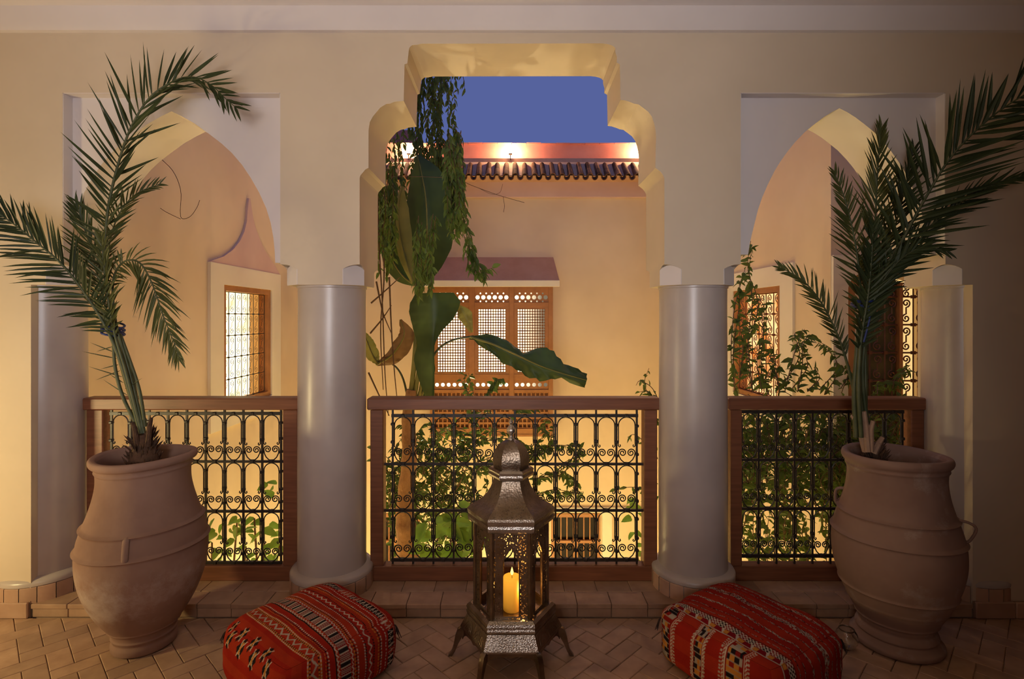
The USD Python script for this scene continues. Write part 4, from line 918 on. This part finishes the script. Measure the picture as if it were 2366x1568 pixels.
# ground-floor windows
def small_window(name, x0, x1, z0, z1, nx):
    w = struct(name, prism(sg.box(x0, z0, x1, z1).difference(sg.box(x0 + .055, z0 + .05, x1 - .055, z1 - .05)), YW - .02, YW + .12), M['wood2'])
    part(w, 'pane', box(x0 + .05, x1 - .05, YW + .08, YW + .09, z0 + .05, z1 - .05), M['glass_dark'])
    c = (x0 + x1) / 2
    part(w, 'mullion', box(c - .035, c + .035, YW - .01, YW + .06, z0 + .05, z1 - .05), M['wood2'])
    z = z1 - .05 - (z1 - z0 - .1) * .5; 
    for zz in (z1 - .42, z1 - .86): part(w, 'glazing_bar', box(x0 + .05, x1 - .05, YW, YW + .05, zz - .02, zz + .02), M['wood2'])
    for a, b in ((x0 + .055, c - .035), (c + .035, x1 - .055)):
        for k in range(1, 3):
            q = a + (b - a) * k / 3; part(w, 'glazing_bar', box(q - .008, q + .008, YW + .02, YW + .05, z0 + .05, z1 - .05), M['wood2'])
small_window('window_5', .58, 1.30, ZG + .02, -1.46, 3)
small_window('window_6', -2.05, -1.36, ZG + .6, -1.46, 3)
struct('trim_7', box(.5, 1.95, YW - .05, YW + .001, -1.43, -1.36), M['court_white'])
struct('trim_8', box(1.33, 1.47, YW - .04, YW + .001, ZG, -1.43), M['court_white'])

# ------------------------------------------------------------------ roof edge and parapet
struct('trim_9', box(XWL, XWR, YW - .07, YW + .001, 3.20, 3.43, .004), M['court_pink'])
rf = struct('roof', prism(sg.Polygon([(YW - .36, 3.44), (YW - .05, 3.42), (YW + .25, 3.42), (YW + .25, 3.80), (YW, 3.79), (YW, 3.735)]), XWL - .2, XWR + .2, axis='x'), M['roofplaster'])
rng = random.Random(31); sp_ = .131; sl = np.array([0, .36, .295]); sl_n = sl / np.linalg.norm(sl); up = np.array([0, -sl_n[2], sl_n[1]])
def cover(x, s0, s1, r0, r1, head):
    V = []; ss = list(np.linspace(s0, s1 - (.07 if head else 0), 4)) + ([s1 - .04, s1 - .018, s1] if head else [])
    for s in ss:
        r = r0 + (r1 - r0) * (s - s0) / (s1 - s0)
        if head and s > s1 - .07: r *= math.sqrt(max(0.02, 1 - ((s - s1 + .07) / .07) ** 2))
        o = np.array([x, YW - .38, 3.43]) + sl_n * s
        V.append([o + np.array([r * math.cos(a), 0, 0]) + up * (r * 1.15 * math.sin(a)) for a in np.linspace(0, PI, 9)])
    V = np.array(V); n = V.shape[1]; i = np.arange(len(V) - 1)[:, None] * n + np.arange(n - 1)[None]
    f = np.concatenate([np.stack([i, i + 1, i + n + 1], -1).reshape(-1, 3), np.stack([i, i + n + 1, i + n], -1).reshape(-1, 3)])
    inn = V * 1.0; inn = V + (np.array([x, 0, 0]) - V * [1, 0, 0]) * .18 - up * .010
    V2 = np.vstack([V.reshape(-1, 3), inn.reshape(-1, 3)]); k = len(V.reshape(-1, 3))
    e = np.arange(n - 1); rim = np.concatenate([np.stack([e, k + e, k + e + 1], -1), np.stack([e, k + e + 1, e + 1], -1)])
    return trimesh.Trimesh(V2, np.vstack([f, f[:, ::-1] + k, rim]), process=False)
x = XWL + .03
while x < XWR:
    j = rng.uniform(-.008, .008); h = rng.uniform(-.012, .012)
    part(rf, 'roof_tile', cover(x + j, .11, .43 + h, .041, .033, True), M['rooftile'], smooth=50)
    part(rf, 'roof_tile', cover(x + j + rng.uniform(-.004, .004), -.03 + h * .5, .17, .047, .040, False), M['rooftile'], smooth=50)
    pn = cover(x + sp_ / 2, -.045, .03, .045, .042, False); v = np.array(pn.vertices); o = np.array([0, YW - .38, 3.43])
    d = ((v - o) @ up); v = v - np.outer(2 * d - .006, up); part(rf, 'pan_tile', trimesh.Trimesh(v, pn.faces[:, ::-1], process=False), M['rooftile'], smooth=50)
    x += sp_
pp = struct('wall_parapet', box(-3.4, 3.4, YW + .16, YW + .4, 3.42, 4.045), M['parapet'])
for k in range(30):
    x0 = -3.3 + k * .22
    part(pp, 'coping', box(x0, x0 + .216, YW + .13, YW + .42, 4.045, 4.062 + rng.uniform(-.004, .006)), M['parapet'])
struct('trim_10', box(-3.4, 3.4, YW + .12, YW + .165, 3.795, 3.815), M['parapet'])
struct('wall_neighbour', box(-2.05, -1.62, 8.9, 9.4, 3.4, 4.52), M['parapet'])
M['lens'] = emit('floodlight_lens', (1.0, .80, .50), 60)
for k, (px, lab) in enumerate(((1180, 'small roof floodlight shining at the middle of the red parapet'), (945, 'small roof floodlight behind the hanging foliage, at the left of the red parapet'), (1487, 'small roof floodlight at the right end of the red parapet, by the arch'))):
    p = P(px, 349, 8.0)
    t = thing('floodlight', lab, 'lamp', p, group=None)
    part(t, 'housing', box(p[0] - .025, p[0] + .025, p[1] - .02, p[1] + .02, p[2] - .055, p[2] - .03, .004), M['iron'])
    part(t, 'bracket', tube([(p[0], p[1] - .03, p[2] - .06), (p[0], p[1], p[2] - .135)], .006, 6), M['iron'])
    part(t, 'lens', lathe([(.001, p[2] - .03), (.025, p[2] - .022), (.03, p[2]), (.022, p[2] + .02), (.001, p[2] + .03)], 14, (p[0], p[1], 0)), M['lens'], smooth=60)
    sphere_light('floodlight_bulb%s' % ('_%03d' % k if k else ''), (p[0], p[1] - .0, p[2]), .032, 1050, (1.0, .62, .34))

# ------------------------------------------------------------------ planting in the courtyard
M['vine'] = leafy('vine_leaf', (.055, .095, .018), (.12, .19, .040), 3.0, .5, .32)
M['vine_d'] = leafy('vine_leaf_dark', (.075, .115, .022), (.16, .235, .045), 3.0, .5, .4)
M['bright'] = leafy('broad_leaf', (.11, .22, .03), (.24, .38, .07), 5.0, .5, .45)
M['banana'] = leafy('banana_leaf', (.03, .055, .016), (.07, .115, .03), 4.0, .45, .15, .35)
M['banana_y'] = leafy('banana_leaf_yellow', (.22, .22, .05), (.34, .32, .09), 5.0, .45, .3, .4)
M['banana_b'] = leafy('banana_leaf_brown', (.14, .075, .03), (.24, .14, .06), 5.0, .6, .3, .3)
M['stem'] = mottled('thin_brown_stem', (.10, .055, .03), (.19, .11, .06), 20, .8, .2, 50, .003)
M['bark'] = mottled('orange_brown_bark', (.22, .105, .045), (.40, .22, .10), 9.0, .75, .5, 40, .012)
def leaf_cloud(pos, dirs, L, wd, rng, droop=.15, m=4):
    n = np.array([(rng.uniform(-1, 1), rng.uniform(-1.2, .2), rng.uniform(.1, 1)) for _ in pos])
    return blades(pos, dirs, n, L, wd, droop, m)
def put_leaves(t, pos, dirs, L, wd, rng, m_, single_n=0, droop=.15):
    """The first single_n leaves as parts of their own, the rest joined."""
    pos, dirs, L, wd = map(np.asarray, (pos, dirs, L, wd))
    o = np.argsort(-L); pos, dirs, L, wd = pos[o], dirs[o], L[o], wd[o]
    for k in range(min(single_n, len(pos))):
        part(t, 'leaf', leaf_cloud(pos[k:k + 1], dirs[k:k + 1], L[k:k + 1], wd[k:k + 1], rng, droop), m_)
    if len(pos) > single_n: part(t, 'small_leaves', leaf_cloud(pos[single_n:], dirs[single_n:], L[single_n:], wd[single_n:], rng, droop), m_, kind='stuff')

def vine(name, label, cat_, loc, runs, m_, seed, leaf=(.045, .07), every=.035, single_n=0, stem_r=.004, spread=.7, hang=.3, wr=.42):
    """runs: polylines of stems in space; leaves sit along them, in pairs and singly."""
    rng = random.Random(seed); t = thing(name, label, cat_, loc)
    pos, dirs, L, wd, st_ = [], [], [], [], []
    for r in runs:
        c = curve(r, max(8, 6 * len(r))); st_.append(tube(c, np.linspace(stem_r, stem_r * .45, len(c)), 4, caps=False))
        d = np.r_[0, np.cumsum(np.linalg.norm(np.diff(c, axis=0), axis=1))]; tg, _, _ = frames(c)
        s = every * rng.random()
        while s < d[-1]:
            p = np.array([np.interp(s, d, c[:, k]) for k in range(3)]); T = np.array([np.interp(s, d, tg[:, k]) for k in range(3)])
            q = np.array([rng.uniform(-1, 1), rng.uniform(-1, 1), rng.uniform(-1, .6)]) * spread
            pos.append(p); dirs.append(T * .5 + q + [0, 0, -hang]); l = rng.uniform(*leaf); L.append(l); wd.append(l * wr * rng.uniform(.8, 1.2)); s += every * rng.uniform(.4, 1.6)
    part(t, 'stems', cat(*st_), M['stem'], kind='stuff')
    put_leaves(t, pos, dirs, L, wd, rng, m_, single_n)
    return t

# hanging curtain of small-leaved foliage to the left of the middle arch
rng = random.Random(41); runs = []
def hang(x0, y0, x1, y1, d, k=4, sway=9):
    return [P(x0 + (x1 - x0) * q + rng.uniform(-sway, sway), y0 + (y1 - y0) * q, d + rng.uniform(-.05, .05)) for q in np.linspace(0, 1, k)]
for k in range(26):
    x = rng.uniform(945, 1042); runs.append(hang(x, rng.uniform(100, 180), x + rng.uniform(-25, 25), rng.uniform(260, 420), rng.uniform(5.1, 5.45)))
for k in range(34):
    x = rng.uniform(885, 1065); runs.append(hang(x, rng.uniform(290, 380), x + rng.uniform(-15, 22), rng.uniform(430, 560), rng.uniform(5.15, 5.55)))
for k in range(22):
    x = rng.uniform(1030, 1068); runs.append(hang(x, rng.uniform(300, 360), x + rng.uniform(0, 22), rng.uniform(480, 560), rng.uniform(3.9, 4.3)))
for k in range(14):
    x = rng.uniform(870, 910); runs.append(hang(x, rng.uniform(380, 450), x + rng.uniform(-15, 15), rng.uniform(520, 640), rng.uniform(3.9, 4.3)))
for k in range(9):
    x = rng.uniform(960, 1010); runs.append(hang(x, rng.uniform(480, 560), x + rng.uniform(-15, 15), rng.uniform(640, 690), rng.uniform(4.0, 4.2)))
runs += [px3([(1066, 400, 4.0), (1074, 470, 4.0), (1082, 530, 4.0), (1088, 565, 4.0)]), px3([(1070, 500, 4.0), (1082, 560, 4.0), (1092, 600, 4.0), (1090, 628, 4.0)]), px3([(1084, 585, 4.0), (1098, 596, 4.0), (1112, 625, 4.0), (1140, 618, 4.0)]),
         *[px3([(1078 + rng.uniform(-12, 12), 560 + rng.uniform(-20, 20), 4.0 + rng.uniform(-.08, .08)), (1090 + rng.uniform(-10, 14), 595, 4.0), (1100 + rng.uniform(-16, 25), 622, 4.0), (1112 + rng.uniform(-25, 36), 640 + rng.uniform(-12, 12), 4.0 + rng.uniform(-.06, .06))]) for _ in range(5)],
         px3([(1050, 160, 4.1), (1055, 195, 4.1), (1058, 218, 4.1)]), px3([(1066, 160, 4.1), (1072, 185, 4.1), (1074, 205, 4.1)])]
hv = vine('hanging_foliage', 'curtain of small green leaves hanging down beside the left of the middle arch', 'hanging plant', P(960, 300, 4.2), runs, M['vine_d'], 5, (.045, .08), .026, 140, .003, .7, .35, .5)
# bare dry stems hanging below it
for q in ([(872, 440), (876, 560), (884, 700), (890, 860), (898, 960)], [(884, 520), (888, 640), (880, 760), (886, 900)], [(900, 640), (905, 760), (912, 860), (920, 940)], [(858, 700), (890, 672), (925, 640)], [(856, 770), (885, 735), (905, 705)], [(870, 650), (885, 720), (905, 770)], [(852, 860), (880, 920), (900, 960)]):
    part(hv, 'bare_stem', tube(curve([P(a, b, 4.0) for a, b in q], 18), np.linspace(.007, .003, 18), 5), M['stem'], smooth=60)
t = thing('wire', 'thin dark wire slung across the far courtyard wall below the roof tiles', 'wire', P(1000, 410, 4.4))
part(t, 'strand', tube(curve(px3([(880, 408, 4.3), (960, 408, 4.35), (1050, 412, 4.4), (1090, 428, 4.45), (1150, 450, 4.5), (1212, 468, 4.55)]), 30), .0022, 4), M['stem'])
part(t, 'tendril', tube(curve(px3([(1163, 455, 4.5), (1166, 475, 4.5), (1164, 490, 4.5)]), 10), .0018, 4), M['stem'])
part(t, 'tendril', tube(curve(px3([(1110, 436, 4.45), (1135, 448, 4.47), (1155, 445, 4.49), (1162, 425, 4.5)]), 14), .0015, 4), M['stem'])
t = thing('tendril', 'thin dry looping tendril against the courtyard wall in the left arch', 'twig', P(400, 440, 4.0))
part(t, 'stem', tube(curve(px3([(365, 360, 4.0), (400, 395, 4.0), (418, 440, 4.0), (417, 490, 4.0), (422, 505, 4.0), (440, 500, 4.0), (455, 480, 4.0), (462, 462, 4.0)]), 30), .0022, 4), M['stem'])
part(t, 'stem', tube(curve(px3([(300, 470, 4.0), (350, 470, 4.0), (385, 490, 4.0), (418, 506, 4.0)]), 20), .002, 4), M['stem'])

# banana plant
bt = thing('banana_plant', 'banana plant with broad leaves rising behind the left half of the middle railing', 'banana plant', P(950, 1400, 4.7) * [1, 1, 0] + [0, 0, ZG])
trunk = curve([np.append(P(940, 1300, 4.7)[:2], ZG), P(942, 1320, 4.7), P(936, 1180, 4.7), P(946, 1060, 4.7), P(944, 960, 4.7), P(952, 900, 4.7)], 40)
part(bt, 'trunk', tube(trunk, np.interp(np.linspace(0, 1, 40), [0, .45, 1], [.115, .072, .045]) * (1 + .06 * np.sin(np.arange(40) * 1.7)), 14), M['bark'], smooth=60, label='orange-brown fibrous trunk')
for q, r in (([(948, 930), (958, 830), (962, 740), (962, 660)], .024), ([(956, 930), (968, 850), (970, 760), (966, 690)], .020), ([(962, 930), (985, 860), (1010, 810), (1045, 786), (1095, 776)], .012), ([(945, 930), (930, 870), (905, 840), (870, 842)], .010), ([(966, 940), (975, 880), (990, 830)], .016)):
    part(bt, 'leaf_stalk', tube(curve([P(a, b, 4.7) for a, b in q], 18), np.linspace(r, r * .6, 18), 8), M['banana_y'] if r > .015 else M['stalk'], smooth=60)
def big_leaf(mid, widths, fold, m_, ribs=True, tilt=None, label=None, n=26, ruff=.0, seed=1):
    """mid: midrib points; widths: (left, right) half-widths in metres along it; fold: how far the halves bend away from the viewer."""
    c = curve(mid, n); tg, _, _ = frames(c); rg = random.Random(seed)
    w = np.array([[np.interp(q, np.linspace(0, 1, len(widths)), [a[s] for a in widths]) for s in (0, 1)] for q in np.linspace(0, 1, n)])
    view = np.array(tilt if tilt is not None else (0, -1, 0.0)); rows = []
    for k in range(n):
        s = np.cross(tg[k], view); s /= max(np.linalg.norm(s), 1e-6); nn = np.cross(s, tg[k]); row = []
        for u in (-1, -.75, -.5, -.25, 0, .25, .5, .75, 1):
            ww = w[k][0] if u < 0 else w[k][1]; rf_ = ruff * (rg.uniform(-1, 1)) * abs(u) + .006 * math.sin(k * 2.2) * abs(u)
            row.append(c[k] + s * u * ww + nn * (-(fold if np.isscalar(fold) else fold[0 if u < 0 else 1]) * abs(u) ** 1.4 * ww + rf_ + (.012 if u == 0 else 0)))
        rows.append(row)
    V = np.array(rows); m = V.shape[1]; i = np.arange(n - 1)[:, None] * m + np.arange(m - 1)[None]
    f = np.concatenate([np.stack([i, i + 1, i + m + 1], -1).reshape(-1, 3), np.stack([i, i + m + 1, i + m], -1).reshape(-1, 3)])
    p = part(bt, 'leaf', trimesh.Trimesh(V.reshape(-1, 3), f, process=False), m_, smooth=True, label=label)
    if ribs: part(bt, 'midrib', tube(c + (np.array([0, -.008, 0])), np.linspace(.011, .003, n), 6), M['banana_y'], under=p, smooth=60)
q = lambda lst, d=4.7: [P(a, b, d) for a, b in lst]
def PXW(*ws): return [(a * 4.7 / F, b * 4.7 / F) for a, b in ws]
big_leaf(q([(965, 668), (985, 610), (988, 540), (985, 460), (975, 400), (965, 358)]), PXW((6, 6), (50, 28), (72, 54), (60, 60), (45, 58), (25, 40), (2, 6)), .55, M['banana'], label='tall upright leaf', seed=2)
big_leaf(q([(958, 660), (938, 600), (925, 540), (922, 480), (930, 430)], 4.66), PXW((4, 4), (14, 18), (18, 26), (14, 22), (3, 3)), .3, M['banana_y'], label='leaf edge with the warm lamplight put into its yellow', seed=3)  # lamplight on the leaf's folded half, put into a yellow colour
big_leaf(q([(958, 658), (930, 635), (908, 600), (895, 550), (890, 505)], 4.78), PXW((4, 4), (20, 22), (26, 28), (18, 20), (2, 2)), .4, M['banana'], seed=4)
big_leaf(q([(1000, 676), (1001, 720), (1001, 765), (1001, 830), (1001, 917)], 4.5), PXW((45, 40), (60, 54), (52, 57), (40, 52), (18, 46), (3, 36), (3, 46), (3, 36), (3, 18)), .35, M['banana'], label='big leaf drooping over the railing', tilt=(0, -1, .25), ribs=False, seed=5)
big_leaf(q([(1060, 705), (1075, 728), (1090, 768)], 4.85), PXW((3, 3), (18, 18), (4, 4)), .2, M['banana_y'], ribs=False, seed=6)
big_leaf(q([(1086, 778), (1140, 795), (1195, 820), (1250, 845), (1300, 862), (1356, 878)], 4.3), PXW((3, 3), (18, 10), (26, 18), (22, 25), (14, 26), (50, 28), (52, 26), (30, 10), (24, 12), (18, 16)), .5, M['banana'], label='long leaf leaning to the right with a ragged upper edge', tilt=(0, -1, .45), ruff=.03, seed=7)
big_leaf(q([(870, 842), (900, 825), (922, 800), (935, 770), (925, 738)], 4.6), PXW((4, 4), (12, 20), (18, 24), (14, 20), (3, 3)), .7, M['banana_b'], label='withered curled brown leaf', ruff=.02, seed=8)
big_leaf(q([(876, 842), (862, 820), (850, 790), (840, 765)], 4.6), PXW((3, 3), (18, 14), (20, 12), (3, 3)), .5, M['banana_y'], ruff=.01, seed=9)
big_leaf(q([(968, 930), (985, 890), (996, 850), (994, 820)], 4.8), PXW((3, 3), (14, 12), (16, 10), (3, 3)), .3, M['banana'], seed=10)

# bushy climber filling the lower middle
rng = random.Random(52); runs = []
for k in range(110):
    x = rng.uniform(890, 1105); y = rng.uniform(1000, 1240); d = rng.uniform(5.3, 6.3); runs.append([P(x, y + 60, d), P(x + rng.uniform(-25, 25), y + 20, d), P(x + rng.uniform(-40, 40), y - 20, d), P(x + rng.uniform(-50, 55), y - 40 + rng.uniform(-10, 25), d)])
for a in ([(1060, 1040), (1120, 1010), (1180, 1015), (1230, 1035)], [(1200, 1080), (1250, 1040), (1290, 1030), (1330, 1040)], [(1220, 1120), (1270, 1100), (1310, 1105), (1325, 1110)], [(1240, 1060), (1262, 1010), (1265, 985), (1262, 975)], [(1290, 1090), (1330, 1055), (1340, 1020)], [(1230, 1150), (1290, 1140), (1335, 1136)], [(1100, 980), (1090, 930), (1080, 895), (1075, 870)], [(1120, 960), (1130, 920), (1150, 890), (1155, 880)], [(1180, 960), (1210, 940), (1240, 935)], [(1100, 1080), (1150, 1060), (1190, 1060)]):
    for j in range(3): runs.append([P(u + rng.uniform(-14, 14), v + rng.uniform(-14, 14), 5.6 + rng.uniform(-.2, .2)) for u, v in a])
runs.append([np.append(P(1010, 1300, 5.3)[:2], ZG), P(1010, 1300, 5.3), P(1020, 1200, 5.4)])
vine('climbing_bush', 'leafy green climber filling the courtyard behind the middle railing, left of the lantern', 'climbing plant', P(1000, 1200, 5.4) * [1, 1, 0] + [0, 0, ZG], runs, M['vine'], 6, (.055, .095), .034, 160, .005, .8, .3, .48)
# broad-leaved plants lit from below
def broad(label, o, pts, L, seed, m_, stems=5):
    rng = random.Random(seed); t = thing('garden_shrub', label, 'shrub', o)
    for k in range(stems):
        e = pts[int(k * (len(pts) - 1) / max(1, stems - 1))]
        part(t, 'branch', tube(curve([o + np.array([rng.uniform(-.1, .1), rng.uniform(-.1, .1), 0]), (o + e) / 2 + np.array([rng.uniform(-.15, .15), rng.uniform(-.15, .15), .1]), e], 12), np.linspace(.016, .006, 12), 6), M['stem'], smooth=60)
    for e in pts:
        l = L * rng.uniform(.7, 1.2)
        part(t, 'leaf', leaf_cloud([e], [(rng.uniform(-1, 1), rng.uniform(-.8, .3), rng.uniform(-.6, .5))], [l], [l * .62], rng, .2, 6), m_, smooth=True)
rng = random.Random(61)
broad('big-leaved bright green shrub low in the left bay, lit from below', P(560, 1300, 3.9) * [1, 1, 0] + [0, 0, ZG],
      [P(rng.uniform(485, 655), rng.uniform(1190, 1320), rng.uniform(3.6, 4.3)) for _ in range(46)] + [P(a, b, 4.0) for a, b in ((620, 1120), (632, 1130), (640, 1118), (630, 1150), (560, 1225), (545, 1232), (580, 1215), (610, 1205))], .09, 71, M['bright'], 8)
broad('big-leaved bright green shrub low behind the middle railing, left of the lantern', P(1040, 1300, 4.6) * [1, 1, 0] + [0, 0, ZG],
      [P(rng.uniform(985, 1105), rng.uniform(1195, 1330), rng.uniform(4.1, 4.7)) for _ in range(60)], .17, 72, M['bright'], 8)
broad('small-leaved green shrub low in the middle bay, beside the right column', P(1465, 1300, 5.0) * [1, 1, 0] + [0, 0, ZG],
      [P(rng.uniform(1448, 1500), rng.uniform(1150, 1330), rng.uniform(4.6, 5.2)) for _ in range(26)], .10, 73, M['bright'], 5)
# the climber in the right bay
rng = random.Random(77); runs = []
for k in range(230):
    x = rng.uniform(1700, 2085); y = rng.triangular(930, 1230, 1040); d = rng.uniform(3.5, 4.1); runs.append([P(x, y + 55, d), P(x + rng.uniform(-20, 20), y + 15, d), P(x + rng.uniform(-35, 35), y - 20, d), P(x + rng.uniform(-45, 45), y - 45, d)])
for k in range(34):
    x = rng.uniform(1695, 1900); y = rng.uniform(1180, 1300); d = rng.uniform(3.6, 4.2); runs.append([P(x, y + 50, d), P(x + rng.uniform(-15, 15), y, d), P(x + rng.uniform(-25, 25), y - 40, d)])
for a in ([(1735, 900), (1730, 800), (1745, 700), (1735, 620), (1742, 565)], [(1700, 900), (1690, 820), (1700, 720), (1705, 660), (1725, 620)], [(1760, 900), (1755, 830), (1770, 760), (1760, 690)], [(1800, 910), (1790, 850), (1780, 800)], [(1815, 900), (1840, 830), (1845, 770), (1865, 765)],
          [(1840, 905), (1860, 850), (1850, 800), (1870, 770)], [(1870, 905), (1890, 870), (1880, 850)], [(1900, 905), (1930, 860), (1925, 820), (1890, 795)], [(1940, 905), (1960, 860), (1950, 840)], [(1710, 880), (1720, 800), (1712, 740)], [(1780, 905), (1775, 870), (1800, 850)], [(2060, 905), (2075, 870), (2095, 850)], [(2020, 905), (2040, 880), (2070, 885)]):
    for j in range(2): runs.append([P(u + rng.uniform(-9, 9), v + rng.uniform(-9, 9), 3.95 + rng.uniform(-.15, .12)) for u, v in a])
for k in range(5):
    x = 1740 + 85 * k; runs.append([np.append(P(x, 1300, 3.8)[:2], ZG), P(x, 1300, 3.8), P(x + rng.uniform(-30, 30), 1150, 3.8), P(x + rng.uniform(-40, 40), 1000, 3.8)])
vine('climbing_vine', 'dense dark green climber behind the right railing, reaching up to the lit window', 'climbing plant', P(1850, 1200, 3.8) * [1, 1, 0] + [0, 0, ZG], runs, M['vine_d'], 7, (.045, .08), .026, 200, .004, .8, .25, .45)
rng = random.Random(83); runs = []
for a in ([(1530, 1000), (1505, 930), (1490, 885), (1500, 850)], [(1535, 960), (1510, 900), (1480, 880), (1470, 890)], [(1525, 940), (1500, 905), (1478, 905)], [(1520, 1060), (1505, 1020), (1512, 970)], [(1500, 1130), (1460, 1125), (1420, 1130)], [(1515, 1160), (1505, 1120), (1512, 1080)], [(1510, 1040), (1470, 1005), (1450, 1010)], [(1510, 1230), (1500, 1170), (1490, 1140)]):
    runs.append([P(u, v, 4.1) for u, v in a])
vine('climbing_sprigs', 'few leafy sprigs poking out from behind the right middle column', 'climbing plant', P(1510, 1000, 4.1), runs, M['vine_d'], 8, (.05, .075), .034, 40, .0035, .7, .2, .42)
